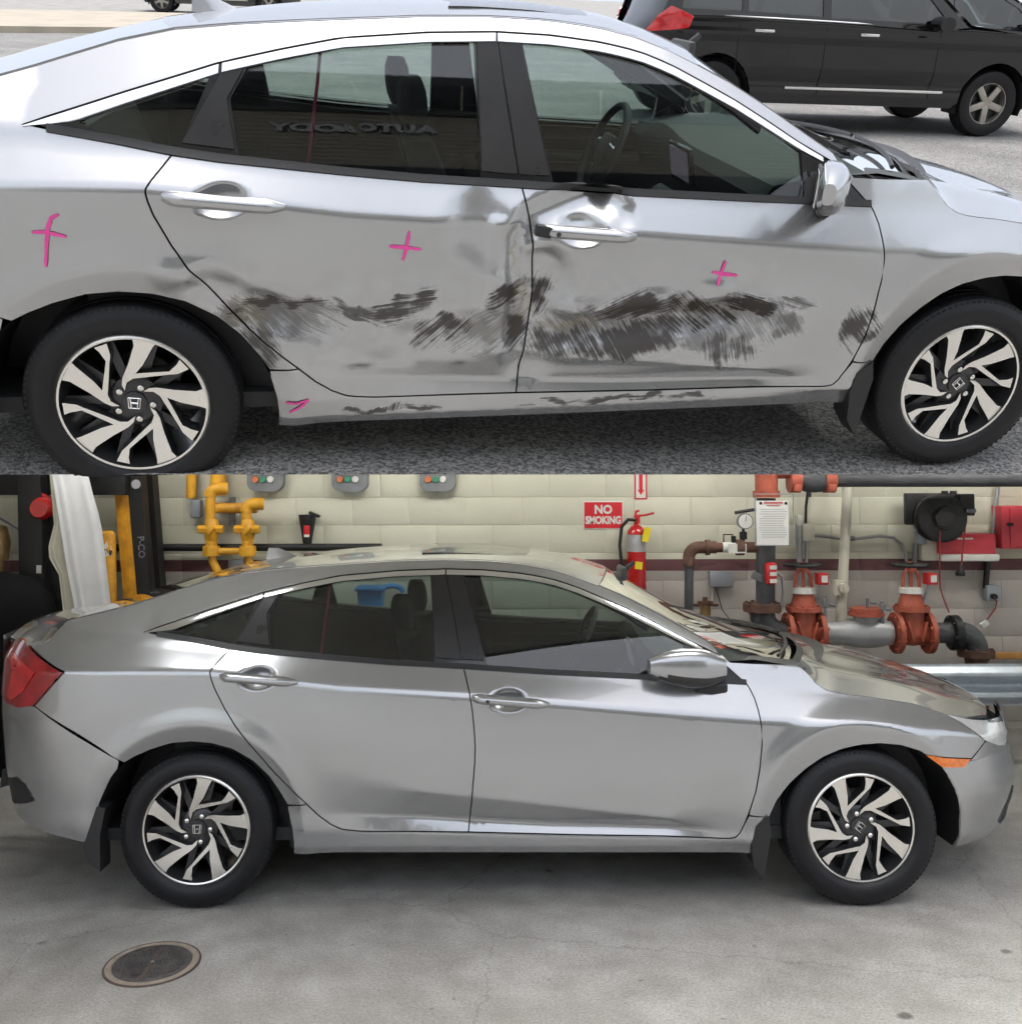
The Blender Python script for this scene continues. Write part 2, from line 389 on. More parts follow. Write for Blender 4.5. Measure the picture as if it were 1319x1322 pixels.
def panel(name, outline, skin, mats, parent, gap=.0025, skirt=.014, step=.03, bstep=.022, off=0., holes=(), feats=True, dense=(), wf=None, flat=None):
    """cut one sheet out of the side surface; its rim is folded inwards"""
    poly = [tuple(p) for p in outline]
    if area(poly) < 0: poly = poly[::-1]
    poly = resample(inset(poly, gap), bstep)
    hl = []
    for h in holes:
        h = [tuple(p) for p in h]
        if area(h) > 0: h = h[::-1]
        hl.append(resample(inset(h, gap * .3), bstep))
    pts = list(poly); edges = [(i, (i + 1) % len(poly)) for i in range(len(poly))]
    for h in hl:
        o = len(pts); pts += h; edges += [(o + i, o + (i + 1) % len(h)) for i in range(len(h))]
    bnd = np.array(pts)
    xs = [p[0] for p in poly]; zs = [p[1] for p in poly]
    cand = []; xmn, xmx, zmn, zmx = min(xs), max(xs), min(zs), max(zs)
    nx = int((max(xs) - min(xs)) / step); nz = int((max(zs) - min(zs)) / step)
    for i in range(nx + 1):
        for j in range(nz + 1): cand.append((min(xs) + (i + .5 * (j % 2)) * step, min(zs) + (j + .4) * step, .55 * step))
    if feats:
        for fn, rows_ in ((f_L5, (-.02, -.007, .007, .02)), (f_L3, (-.014, -.005, .005, .014)), (f_L2, (-.014, -.005, .005, .014)), (lambda q: f_db(q) - .013, (-.011, 0, .011)), (lambda q: .24, (-.012, -.0045, .0045, .012)), (f_belt, (-.03, -.01, .01, .03)), (f_rail, (-.02, -.007, .007, .02))):
            x = min(xs)
            while x < max(xs):
                for dz in rows_: cand.append((x, fn(x) + dz, .0075))
                x += .03
        for wx in WHX:
            if max(xs) > wx - .5 and min(xs) < wx + .5:
                for rr in (.385, .405, .42, .4305, .4435, .46, .48, .5, .52, .535):
                    for k in range(64): cand.append((wx + rr * math.cos(k * math.pi / 60 - .06), .30 + rr * math.sin(k * math.pi / 60 - .06), .009))
    for hx, hz in HANDLES:
        if feats and xmn < hx < xmx:
            for rr in (.15, .3, .45, .6, .72, .84, .94, 1.03, 1.13):
                nk = max(8, int(52 * rr))
                for k in range(nk): cand.append((hx + .085 * rr * math.cos(2 * math.pi * k / nk), hz + .05 * rr * math.sin(2 * math.pi * k / nk), .0072))
    for (dx0, dx1, dz0, dz1, ds) in dense:
        x = dx0
        while x < dx1:
            z = dz0
            while z < dz1: cand.append((x, z, ds * .6)); z += ds
            x += ds
    cell = .012; hsh = {}
    def near(x, z, d):
        i, j = int(x // cell), int(z // cell); k = int(d / cell) + 1
        for a in range(i - k, i + k + 1):
            for c in range(j - k, j + k + 1):
                for (u, v) in hsh.get((a, c), ()):
                    if (u - x) ** 2 + (v - z) ** 2 < d * d: return True
        return False
    for p in pts: hsh.setdefault((int(p[0] // cell), int(p[1] // cell)), []).append(p)
    for x, z, md in sorted(cand, key=lambda c: c[2]):
        if x < xmn or x > xmx or z < zmn or z > zmx or near(x, z, max(md, .0065)) or not inside(poly, x, z) or any(inside(h, x, z) for h in hl): continue
        pts.append((x, z)); hsh.setdefault((int(x // cell), int(z // cell)), []).append((x, z))
    vo, eo, fo, ov, oe, of = delaunay_2d_cdt([Vector(p) for p in pts], edges, [], 0, 1e-5)
    tri = []
    for f in fo:
        cxm = sum(vo[i].x for i in f) / 3; czm = sum(vo[i].y for i in f) / 3
        if inside(poly, cxm, czm) and not any(inside(h, cxm, czm) for h in hl): tri.append(tuple(f))
    wf = wf or skin.w; e = .003; P3 = []; Nn = []
    for v in vo:
        x, z = v.x, v.y; w0 = wf(x, z); P3.append(skin.warp((x, -(w0 + off), z)))
        gx = (wf(x + e, z) - wf(x - e, z)) / (2 * e); gz = (wf(x, z + e) - wf(x, z - e)) / (2 * e)
        Nn.append(Vector((-gx, -1, -gz)).normalized())
    tri = [t if (Vector((P3[t[1]] - P3[t[0]])).cross(P3[t[2]] - P3[t[0]])).dot(Nn[t[0]]) > 0 else t[::-1] for t in tri]
    used = {}
    for t in tri:
        for a, b in ((t[0], t[1]), (t[1], t[2]), (t[2], t[0])): used[(a, b)] = used.get((a, b), 0) + 1
    rim = [(a, b) for (a, b) in used if (b, a) not in used]
    verts = list(P3); faces = list(tri); ring = {}; top = {}
    for a, b in rim:
        for k in (a, b):
            if k not in ring:
                verts.append(P3[k] - Nn[k] * .0004); top[k] = len(verts) - 1; verts.append(P3[k] - Nn[k] * skirt); ring[k] = len(verts) - 1
        faces.append((top[b], top[a], ring[a], ring[b]))
    me = bpy.data.meshes.new(name); me.from_pydata([tuple(v) for v in verts], [], faces)
    for m_ in (mats if isinstance(mats, (list, tuple)) else [mats]): me.materials.append(M[m_] if isinstance(m_, str) else m_)
    nt_ = len(tri); ln = []
    dark = len(me.materials) == 1 and me.materials[0].name.startswith('paint')
    if dark: me.materials.append(M['black_plastic'])               # folded rims coloured black: gap shade painted into the shut lines
    for i, pl in enumerate(me.polygons):
        pl.use_smooth = True
        if i >= nt_ and dark: pl.material_index = 1
        for vi in pl.vertices: ln.append(tuple(Nn[vi]) if i < nt_ else tuple(pl.normal))
    me.normals_split_custom_set(ln); me.update()
    return link(name, me, parent)

# outlines traced from the repaired car, as (x, z) on the skin
GAP_R = on_skin(Q('1', (890, 697), (865, 725), (830, 762), (815, 782), (813, 792), (817, 812), (830, 850)) + Q('4', (835, 5), (870, 75), (910, 140), (960, 205), (1010, 262), (1060, 320), (1110, 370), (1150, 410), (1188, 445)))
GAP_R2 = on_skin(Q('4', (1235, 490), (1280, 522), (1319, 540)) + Q('5', (30, 545), (80, 549)))
DOORBOT1 = on_skin(Q('5', (250, 550), (493, 552)))
GAP_M = on_skin(Q('5', (493, 552), (497, 520), (505, 440), (512, 360), (518, 280), (520, 220), (515, 150), (508, 80), (497, 10)) + Q('2', (475, 773)))
DOORBOT2 = on_skin(Q('5', (493, 552), (900, 562), (1319, 570)) + Q('6', (130, 575), (185, 577)))
GAP_F = on_skin(Q('6', (210, 573), (228, 555), (245, 520), (265, 470), (290, 390), (305, 300), (313, 210), (313, 150)) + Q('m', (935, 1319), (925, 1200), (905, 1100), (880, 1020), (850, 960), (830, 930)))
BELT1 = on_skin(Q('1', (890, 697), (1000, 712), (1319, 742)) + Q('2', (200, 758), (475, 773)))
BELT2 = on_skin(Q('2', (475, 773), (800, 795), (1100, 810)) + Q('m', (600, 918), (830, 930)))
TIP = on_skin(Q('1', (567, 632)))[0]
BELT0 = on_skin(Q('1', (567, 640), (760, 672), (890, 697)))
RAILX = [-.243 + i * (2.148 + .243) / 46 for i in range(47)]
RAIL = [(x, f_rail(x)) for x in RAILX]
ARCH_R = on_skin(Q('4', (1137, 636), (1137, 600), (1130, 540), (1115, 470), (1085, 400), (1040, 335), (980, 278), (900, 232), (820, 210), (740, 203), (660, 210), (580, 235), (520, 262), (480, 285), (440, 325), (420, 365)))
ARCH_F = on_skin(Q('6', (340, 495), (370, 430), (420, 365), (480, 310), (550, 262), (620, 232), (700, 215), (770, 210), (850, 217), (920, 238), (945, 253)))
ARCH_F2 = on_skin(Q('r', (500, 690), (560, 770), (600, 850), (625, 930), (632, 1000), (628, 1120))) + [(3.112, .235)]
SEAM_R = on_skin(Q('l', (680, 785), (430, 630), (190, 475)))
TAIL = on_skin(Q('l', (190, 472), (355, 287), (170, 145)))
HOODSEAM = on_skin(Q('p', (1028.6, 857.7), (1042, 869), (1053, 882), (1066, 890.5), (1079, 894), (1092, 896), (1120, 899), (1139, 902), (1179, 908), (1200, 914), (1220, 921.5)))
LAMPSEAM = on_skin(Q('r', (530, 325), (640, 390), (720, 445), (800, 512)))
MARKER = on_skin(Q('r', (385, 603), (705, 632), (655, 693), (500, 690)))
def ditch(x): return I(x, [-.1, .1, .25, .4, .557, .8, 1.0, 1.17, 1.33, 1.45, 1.552, 1.66, 1.775, 1.89, 2.0, 2.13], [1.27, 1.315, 1.332, 1.344, 1.355, 1.369, 1.373, 1.368, 1.353, 1.331, 1.302, 1.262, 1.215, 1.158, 1.098, 1.026])
ROOF_X0, ROOF_X1 = .10, 1.66
CPIL = on_skin(Q('p', (88, 800.5), (133, 790.5), (167, 782), (200, 772), (233, 761), (267, 750))) + [(ROOF_X0, ditch(ROOF_X0))]
CPIL = [p for p in CPIL if p[0] < ROOF_X0 - .03] + CPIL[-1:]
SIDE_TOP = CPIL[:-1] + [(x, ditch(x)) for x in np.linspace(ROOF_X0, 2.13, 40)]
TRUNK_SHUT = on_skin(Q('l', (170, 145), (215, 140), (270, 115)))

def lerp(a, b, t): return a + (b - a) * t
def curve_at(pts, t):
    """pts polyline, t in 0..1 by arc length"""
    ds = [0.]
    for a, b in zip(pts, pts[1:]): ds.append(ds[-1] + (Vector(b) - Vector(a)).length)
    s = t * ds[-1]
    for i in range(len(pts) - 1):
        if s <= ds[i + 1] + 1e-9:
            k = (s - ds[i]) / max(1e-9, ds[i + 1] - ds[i]); return Vector(pts[i]).lerp(Vector(pts[i + 1]), k)
    return Vector(pts[-1])
def cross_patch(E, C, nv, nt, pw=2.0, xp=1.6):
    """rows along the car, each from the near edge over the middle to the far edge"""
    rows = []
    for i in range(nv + 1):
        e = curve_at(E, i / nv); c = curve_at(C, i / nv); row = []
        for j in range(-nt, nt + 1):
            t = j / nt; a = abs(t)
            row.append(Vector((lerp(c.x, e.x, a ** xp), (e.y if t < 0 else -e.y) * a, lerp(c.z, e.z, a ** pw))))
        rows.append(row)
    return rows

# ------------------------------------------------------------------ wheels (one mesh per part, shared by all eight)
def wheel_meshes():
    out = {}
    # tyre: axis along y, outer face towards -y, centre of the wheel at the origin, face plane y = 0
    Rt, Rr = TYRE_R, .217
    prof = [(Rr - .006, .012), (Rr + .004, -.004), (Rr + .014, -.013), (Rr + .03, -.018), (Rr + .055, -.017), (Rr + .060, -.014), (Rt - .022, -.008), (Rt - .016, -.001), (Rt - .010, .002), (Rt - .003, .012), (Rt, .03)]
    groove = []
    for g in (.055, .09, .125, .16): groove += [(Rt, g - .006), (Rt - .008, g - .005), (Rt - .008, g + .005), (Rt, g + .006)]
    prof += groove + [(Rt, .185), (Rt - .02, .205), (Rr, .21)]
    b = MB(); b.lathe(prof, (0, 0, 0), (0, 1, 0), 72, ref=(1, 0, 0))
    for i in range(90):                                           # shoulder blocks
        an = 2 * math.pi * i / 90; e = Vector((math.cos(an), 0, math.sin(an))); tn = Vector((-math.sin(an), 0, math.cos(an)))
        p = e * (Rt - .0165) + Vector((0, .006, 0)); rot = Matrix((tn, Vector((0, 1, 0)), e)).transposed()
        b.box(p, (.010, .016, .013), rot)
    out['tyre'] = b.mesh('tyre', 'rubber', 50)
    b = MB(); b.lathe([(Rr + .001, .01), (Rr + .002, .0), (Rr - .004, -.004), (Rr - .010, -.002), (Rr - .012, .012), (Rr - .024, .05), (Rr - .03, .19)], (0, 0, 0), (0, 1, 0), 72)
    b.m = []
    for i in range(72): b.m += [0, 0, 0, 1, 1, 1]
    out['rim'] = b.mesh('rim', ['machined', 'wheel_dark'], 40)
    raw = [(635, 160), (645, 215), (605, 350), (566, 450), (560, 500), (578, 540), (592, 480), (632, 450), (870, 397), (925, 387), (1000, 345), (940, 285), (920, 322), (872, 374), (652, 410), (700, 345), (765, 218), (785, 190)]
    un = [((x - 642) / 495 * Rr * .985, -(y - 617) / 462 * Rr * .985) for x, y in raw]
    def face_y(p): r = math.hypot(*p) / Rr; return .022 * (1 - r) ** 1.3 + .004
    b = MB()
    for k in range(5):
        an = -k * 2 * math.pi / 5; ca, sa = math.cos(an), math.sin(an)
        pl = [(x * ca - z * sa, x * sa + z * ca) for x, z in un]
        pl = resample(pl, .02)
        if area(pl) < 0: pl = pl[::-1]
        n = len(pl)
        vo, eo, fo, *_ = delaunay_2d_cdt([Vector(p) for p in pl], [(i, (i + 1) % n) for i in range(n)], [], 0, 1e-6)
        tr = [f for f in fo if inside(pl, sum(vo[i].x for i in f) / 3, sum(vo[i].y for i in f) / 3)]
        vs = [(v.x, face_y(v), v.y) for v in vo]; b.add(vs, [tuple(f) for f in tr], 0)
        inn = inset(pl, -.006)
        sv = [(p[0], face_y(p), p[1]) for p in pl] + [(q[0], face_y(p) + .045, q[1]) for p, q in zip(pl, inn)]
        b.add(sv, [(i, (i + 1) % n, n + (i + 1) % n, n + i) for i in range(n)], 1)
    out['spokes'] = b.mesh('spokes', ['machined', 'wheel_dark'], 30)
    b = MB()                                                      # dark hub dish and web between the spokes
    b.lathe([(.001, .018), (.034, .018), (.036, .026), (.062, .028), (.078, .036), (.085, .06), (.07, .075)], (0, 0, 0), (0, 1, 0), 40)
    for k in range(5):
        a0 = R(90 - 14) - k * 2 * math.pi / 5
        for da, w_ in ((0, .034), (-.62, .026)):
            e = Vector((math.cos(a0 + da), 0, math.sin(a0 + da))); tn = Vector((-e.z, 0, e.x)); rot = Matrix((e, Vector((0, 1, 0)), tn)).transposed()
            b.box(e * .14 + Vector((0, .055, 0)), (.14, .03, w_), rot)
    out['hub'] = b.mesh('hub', 'wheel_dark', 40)
    b = MB(); b.lathe([(.0105, .03), (.0095, .012), (.006, .009), (.0005, .008)], (0, 0, 0), (0, 1, 0), 8)
    out['lug_nut'] = b.mesh('lug_nut', 'machined')
    b = MB()                                                      # hub badge: an H in a rounded frame
    y0 = .014
    fr = [(-.018, .016), (.018, .016), (.0155, -.017), (-.0155, -.017)]
    for i in range(4):
        a, c = fr[i], fr[(i + 1) % 4]; b.cyl((a[0], y0, a[1]), (c[0], y0, c[1]), .0018, n=6)
    for sx in (-1, 1): b.cyl((sx * .012, y0, .0155), (sx * .0085, y0, -.0165), .0026, n=6)
    b.cyl((-.0105, y0, .0), (.0105, y0, .0), .0028, n=6)
    out['badge'] = b.mesh('badge', 'chrome')
    b = MB(); b.lathe([(.03, .10), (.13, .10), (.13, .115), (.03, .115)], (0, 0, 0), (0, 1, 0), 40); b.box((.1, .105, .04), (.05, .05, .12), None, .01)
    out['brake_disc'] = b.mesh('brake_disc', 'disc_steel')
    return out
WM = wheel_meshes()
def add_wheel(parent, x, y, z, spin, mirror=False):
    t = link('wheel', WM['rim'], parent); t.location = (x, y, z); t.rotation_euler = (0, spin, math.pi if mirror else 0)
    for k in ('tyre', 'spokes', 'hub', 'badge', 'brake_disc'): link(k, WM[k], t)
    for k in range(5):
        an = R(70) + k * 2 * math.pi / 5; o = link('lug_nut', WM['lug_nut'], t); o.location = (math.cos(an) * .053, 0, math.sin(an) * .053)
    return t

# ------------------------------------------------------------------ car builder
def build_car(label, mw, struck):
    sk = Skin(struck)
    root = thing('silver_sedan', label, 'car', mw=mw)
    PM = M['paint_scuffed'] if struck else M['paint']
    def far(o):                                                   # the same part on the other side
        c = o.copy(); COL.objects.link(c); c.parent = o.parent; c.scale = (1, -1, 1); return c
    both = []
    hd = []
    dd = hd + ([(.95, 1.4, .35, .95, .013), (1.4, 1.8, .42, .68, .014), (.5, .95, .42, .62, .016)] if struck else [])
    dq = [(.2, .5, .5, .72, .014)] if struck else []
    MID = GAP_M
    rd = GAP_R + GAP_R2 + DOORBOT1 + GAP_M[1:] + BELT1[::-1][1:-1]
    fd = DOORBOT2 + GAP_F + BELT2[::-1][1:-1] + GAP_M[::-1][:-1]
    sp = GAP_R + on_skin(Q('4', (1113, 447))) + ARCH_R[4:-2] + SEAM_R + TAIL[1:] + TRUNK_SHUT[1:] + SIDE_TOP + RAIL[::-1] + [TIP] + BELT0[1:-1]
    fp = GAP_F[::-1] + on_skin(Q('6', (240, 487))) + ARCH_F + [MARKER[0], MARKER[1]] + LAMPSEAM[::-1] + HOODSEAM[::-1] + on_skin(Q('m', (900, 795), (720, 785), (660, 728), (668, 786), (740, 850)))
    fp = fp[:len(GAP_F)]; fp = [p for p in GAP_F[::-1] if p[1] > .352] + on_skin(Q('6', (262, 487))) + ARCH_F + [MARKER[1]] + LAMPSEAM[::-1] + HOODSEAM[::-1][1:] + on_skin(Q('m', (900, 795), (720, 785), (660, 728), (668, 786), (740, 850)))
    sill = on_skin(Q('4', (1113, 449))) + [GAP_R[-1]] + GAP_R2 + DOORBOT1 + DOORBOT2[1:] + [p for p in GAP_F if p[1] < .36] + on_skin(Q('6', (262, 489), (338, 492), (285, 560), (270, 636)) + Q('5', (1319, 632), (0, 632))) + ARCH_R[:4]
    o = panel('rear_door', rd, sk, PM, root, dense=dd); far(o)
    rdoor = o
    o = panel('front_door', fd, sk, PM, root, dense=dd); far(o); fdoor = o
    o = panel('side_panel', sp, sk, PM, root, dense=dq); far(o); quarter = o
    o = panel('front_fender', fp, sk, PM, root); far(o)
    o = panel('sill', sill, sk, PM, root, feats=True, step=.018); far(o)
    o = panel('side_marker', MARKER, sk, 'amber_lens', root, off=.002, feats=False); far(o)
    # black body shell behind the gaps
    b = MB()
    xs = np.linspace(.38, 2.3, 30)
    P = [[sk.warp((x, -(sk.w(x, lerp(.22, f_belt(x) - .012, t)) - (.068 if struck else .03)), lerp(.22, f_belt(x) - .012, t))) for t in np.linspace(0, 1, 14)] for x in xs]
    b.grid(P)
    HR = [(.40, .20)] + ARCH_R[1:] + [(-.372, .42), (-.385, .34), (-.40, .262), (-.42, .2)]
    HF = [(2.27, .19), (2.30, .30)] + ARCH_F + [MARKER[3]] + ARCH_F2 + [(3.112, .2)]
    for ax, pl in ((WHX[0], HR), (WHX[1], HF)):                   # wheel housings follow the arch edges
        P = []
        for x, z in resample(pl, .04, False):
            w0 = sk.w(x, max(z, .2)) - .010; P.append([sk.warp((x, -w0, z)), sk.warp((ax + (x - ax) * .985, -w0 + .06, .3 + (z - .3) * .985)), sk.warp((ax + (x - ax) * .97, -.56, .3 + (z - .3) * .97))])
        b.grid(P); cen = sk.warp((ax, -.56, .3)); b.add([cen] + [r[2] for r in P], [(0, i, i + 1) for i in range(1, len(P))])
    o = b.build('inner_body', 'black_plastic', root); far(o)
    # windows: frame, glass, pillar covers, bright strip
    CH = .021
    dlo = [TIP] + [(x, f_rail(x) - .001) for x in RAILX[1:]] + on_skin(Q('m', (668, 786), (740, 850))) + BELT2[::-1] + BELT1[::-1][1:] + BELT0[::-1][1:-1]
    g_q = on_skin(Q('1', (680, 625), (745, 583), (840, 541), (1003, 490), (905, 690), (760, 663)))
    g_r = on_skin(Q('1', (1090, 482), (1040, 562), (1052, 702), (1319, 730)) + Q('2', (180, 742), (360, 750), (355, 580), (345, 404), (200, 410), (0, 434)) + Q('1', (1200, 459)))
    g_f = on_skin(Q('2', (478, 410), (520, 580), (568, 764), (800, 782), (1100, 797)) + Q('m', (420, 893), (440, 800), (420, 668), (330, 610), (200, 540)) + Q('2', (1190, 628), (1100, 570), (1000, 520), (880, 468), (750, 434), (620, 416)))
    fr = panel('window_frame', dlo, sk, 'black_gloss', root, gap=.003, off=-.006, holes=[g_q, g_r, g_f], skirt=.02, feats=False, bstep=.03, wf=Wg); far(fr)
    for nm, g in (('quarter_window', g_q), ('rear_door_window', g_r), ('front_door_window', g_f)):
        o = panel(nm, g, sk, 'glass', root, gap=-.006, off=-.014, skirt=.002, feats=False, step=.06, bstep=.04, wf=Wg); far(o)
    def lin(a, b, n=5): return [(a[0] + (b[0] - a[0]) * i / n, a[1] + (b[1] - a[1]) * i / n) for i in range(n + 1)]
    bt = on_skin(Q('2', (405, 402), (470, 760)));
    p1 = on_skin(Q('2', (352, 404), (404, 402), (440, 590), (465, 738), (364, 730), (358, 580)))
    p2 = on_skin(Q('2', (408, 402), (472, 406), (515, 580), (556, 742), (468, 738), (443, 590)))
    p3 = on_skin(Q('1', (1030, 488), (1082, 480), (1032, 562), (1042, 682), (915, 668)))
    for pp in (p1, p2, p3): o = panel('pillar_cover', pp, sk, 'pillar_film', fr, gap=.001, off=.001, skirt=.008, feats=False, step=.05, wf=Wg)
    ch = [TIP] + [(x, f_rail(x) - .002) for x in RAILX[1:-2]]
    def chw(x): return I(x, [-.243, -.12, .1, .3, 1.9, 2.1], [.002, .030, .024, CH, CH, .012])
    chrome = ch + [(x, f_rail(x) - .002 - chw(x)) for x in RAILX[1:-2]][::-1]
    for (a, b_) in ((-.3, .232), (.24, 1.0), (1.005, 2.3)):
        seg = [(max(a, min(b_, x)), f_rail(max(a, min(b_, x))) - .002) for x in np.linspace(max(a, -.243), min(b_, 2.08), 22)]
        seg2 = [(x, f_rail(x) - .002 - chw(x)) for x, _ in seg[::-1]]
        o = panel('bright_strip', seg + seg2, sk, 'chrome', root, gap=.0005, off=.004, skirt=.012, feats=False, step=.2, bstep=.06); far(o)
    bm_ = [(BELT0[0][0] + .045, BELT0[0][1] - .007)] + BELT0[1:] + BELT1[1:] + BELT2[1:]
    o = panel('belt_moulding', bm_ + [(x, z + .02) for x, z in bm_[::-1]], sk, 'black_plastic', root, gap=.0005, off=.006, skirt=.014, feats=False, step=.2, bstep=.06); far(o)
    tp = SIDE_TOP + RAIL[::-1]                                   # cloth trim on the inner face of roof rail and rear pillar
    o = panel('pillar_trim', tp, sk, 'headliner_dark', root, off=-.022, skirt=.012, feats=False, step=.05, gap=-.004); far(o)
    # roof, glass, boot lid, bonnet
    def ew(x, z): return Vector((x, -sk.w(x, z) + .002, z))
    E = [ew(x, ditch(x)) for x in np.linspace(ROOF_X0, ROOF_X1, 24)]
    zc = lambda x: I(x, [.0, .14, .3, .425, .687, 1.0, 1.21, 1.447, 1.605, 1.75], [1.308, 1.330, 1.350, 1.364, 1.381, 1.389, 1.385, 1.366, 1.331, 1.285])
    C = [Vector((x, 0, zc(x) + .012)) for x in np.linspace(ROOF_X0 - .10, ROOF_X1 + .09, 24)]
    def patch(rows, name, mats, th=.012, flip=False, parent=root):
        b = MB(); rows = [[sk.warp(p) for p in r] for r in rows]; b.grid(rows, flip=flip)
        low = [[p - Vector((0, 0, th)) for p in r] for r in rows]
        rim = rows[0] + [r[-1] for r in rows[1:]] + rows[-1][::-1][1:] + [r[0] for r in rows[::-1]][1:-1]
        rl = [p - Vector((0, 0, th)) for p in rim]; n = len(rim)
        b.add(rim + rl, [(i, (i + 1) % n, n + (i + 1) % n, n + i) for i in range(n)])
        return b.build(name, mats, parent, ang=50)
    roof = patch(cross_patch(E, C, 30, 14, 2.3), 'roof', PM)
    b = MB(); rows = cross_patch([p + Vector((0, .012, -.03)) for p in E], [p - Vector((0, 0, .035)) for p in C], 12, 8, 2.3)
    b.grid([[sk.warp(p) for p in r] for r in rows]); b.build('headliner', 'headliner', root)
    # sunroof
    rows = []
    for i in range(13):
        x = lerp(.92, 1.38, i / 12); row = []
        for j in range(-8, 9):
            t = j / 8; ye = .40; y = ye * t; k = (i + .5) / 12
            cc = curve_at(C, (x - C[0].x) / (C[-1].x - C[0].x)); ee = curve_at(E, (x - E[0].x) / (E[-1].x - E[0].x))
            row.append(Vector((x - .04 * t * t, y, lerp(cc.z, ee.z, abs(y / ee.y) ** 2.3) + .004)))
        rows.append(row)
    patch(rows, 'sunroof', 'black_gloss', .006)
    b = MB()                                                      # aerial fin
    cc = sk.warp((.17, 0, zc(.17) + .008))
    loft(b, [[cc + Vector((-.09 + .16 * t * (1 - k) * .0 + (.18 - .13 * k) * t + .004 * k, .028 * (1 - .8 * k) * s_ * (1 - t) ** .5, .055 * k - .005)) for t, s_ in ((0, -1), (.4, -1), (.8, -1), (1, 0), (.8, 1), (.4, 1), (0, 1))][::-1] for k in (0, .4, .8, 1)])
    b.build('aerial_fin', PM, root)
    WB = [Vector((x, -sk.w(x, ditch(x)) + .006, ditch(x) - .004)) for x in np.linspace(ROOF_X1, 2.12, 14)] + [Vector((2.30, -.70, .952)), Vector((2.455, -.655, .928))]
    WC = [Vector((x, 0, z)) for x, z in ((1.75, 1.296), (1.854, 1.236), (1.982, 1.162), (2.134, 1.088), (2.258, 1.046), (2.386, .998), (2.5, .966), (2.62, .945))]
    ws = patch(cross_patch(WB, WC, 16, 12, 2.2, 1.9), 'windshield', 'windshield_glass', .002)
    RE = [Vector((x, -sk.w(x, z) + .006, z - .003)) for x, z in CPIL[::-1]]
    RC = [Vector((lerp(ROOF_X0 - .10, -.70, t), 0, lerp(zc(0) + .01, 1.115, t) + .012 * math.sin(math.pi * t))) for t in np.linspace(0, 1, 10)]
    patch(cross_patch(RE, RC, 14, 10, 2.2, 1.6), 'rear_window', 'windshield_glass', .002, flip=True)
    TE = [Vector((-.62, -.62, 1.128)), Vector((-.75, -.66, 1.098)), Vector((-.86, -.60, 1.075)), Vector((-.95, -.52, 1.062))]
    TE = [Vector((x, -Wraw(x, z) + .003, z - .002)) for x, z in [CPIL[0], (-.63, 1.09)] + TRUNK_SHUT[::-1]] + [Vector((-.84, -.612, 1.032)), Vector((-.93, -.50, 1.03))]
    TC = [Vector((-.70, 0, 1.117)), Vector((-.80, 0, 1.10)), Vector((-.94, 0, 1.085)), Vector((-1.01, 0, 1.065))]
    patch(cross_patch(TE, TC, 10, 10, 2.2, 1.4), 'boot_lid', PM, .022, flip=True)
    HE = [Vector((x, -sk.w(x, z) + .004, z - .001)) for x, z in HOODSEAM] + [Vector((3.22, -.68, .712)), Vector((3.36, -.56, .695))]
    HC = [Vector((x, 0, z)) for x, z in ((2.68, .937), (2.88, .893), (3.06, .853), (3.19, .818), (3.36, .765), (3.47, .718), (3.53, .685))]
    rows = cross_patch(HE, HC, 26, 16, 2.4, 1.7)
    for r in rows:                                                # the two long ridges of the bonnet
        n = len(r) - 1
        for j, p in enumerate(r):
            t = abs(2 * j / n - 1); p.z += .008 * math.exp(-((t - .72) / .10) ** 2) - .004 * math.exp(-((t - .5) / .12) ** 2)
    patch(rows, 'bonnet', PM, .02)
    # black cowl between glass and bonnet, wiper
    b = MB(); rows = []
    for i in range(5):
        k = i / 4; row = []
        for j in range(-10, 11):
            t = j / 10; a = abs(t)
            row.append(Vector((lerp(lerp(2.655, 2.455, a ** 1.9), lerp(2.80, 2.56, a ** 1.7), k), .665 * t, lerp(lerp(.942, .925, a ** 2.2), lerp(.925, .902, a ** 2.4), k) + .004 - .012 * math.sin(math.pi * k))))
        rows.append([sk.warp(p) for p in row])
    b.grid(rows); cowl = b.build('cowl', 'black_plastic', root)
    for y0, y1 in ((-.06, -.60), (.55, -.02)):
        b = MB(); pts = []
        for k in range(9):
            y = lerp(y0, y1, k / 8); a = abs(y / .665); pts.append(sk.warp((lerp(2.64, 2.44, a ** 1.9) - .035, y, lerp(.952, .932, a ** 2.2) + .022)))
        b.tube(pts, .008, 6); b.build('wiper', 'black_plastic', root)
    # nose: bumper wraps round to the middle
    bnd = ARCH_F2[::-1]
    zz = [p[1] for p in bnd]; xx = [p[0] for p in bnd]
    seam = [MARKER[2], MARKER[1], LAMPSEAM[-1]]
    def xs_(z):
        if z <= MARKER[3][1]: return I(z, sorted(zz), [x for _, x in sorted(zip(zz, xx))])
        return I(z, [MARKER[3][1], MARKER[2][1], MARKER[1][1], LAMPSEAM[-1][1]], [MARKER[3][0], MARKER[2][0] + .003, MARKER[1][0] + .003, LAMPSEAM[-1][0]])
    zt = LAMPSEAM[-1][1]; rows = []
    zl = [.205, .212] + list(np.linspace(.235, MARKER[3][1] - .002, 12)) + list(np.linspace(MARKER[3][1], zt - .004, 8))
    for z in zl:
        xst = xs_(z) + .003; xf = f_xf(z); row = []; u0 = (xst - 2.75) / (xf - 2.75)
        for j in range(27):
            a = j / 26; u = lerp(u0, .9999, math.sin(a * math.pi / 2) ** .9 if a else 0); x = lerp(2.75, xf, u)
            w_ = Wraw(x, z) * (1 if j < 26 else 0)
            row.append(sk.warp((x, -w_, z)))
        rows.append(row)
    b = MB(); b.grid(rows); o = b.build('front_bumper', PM, root, ang=60); far(o)
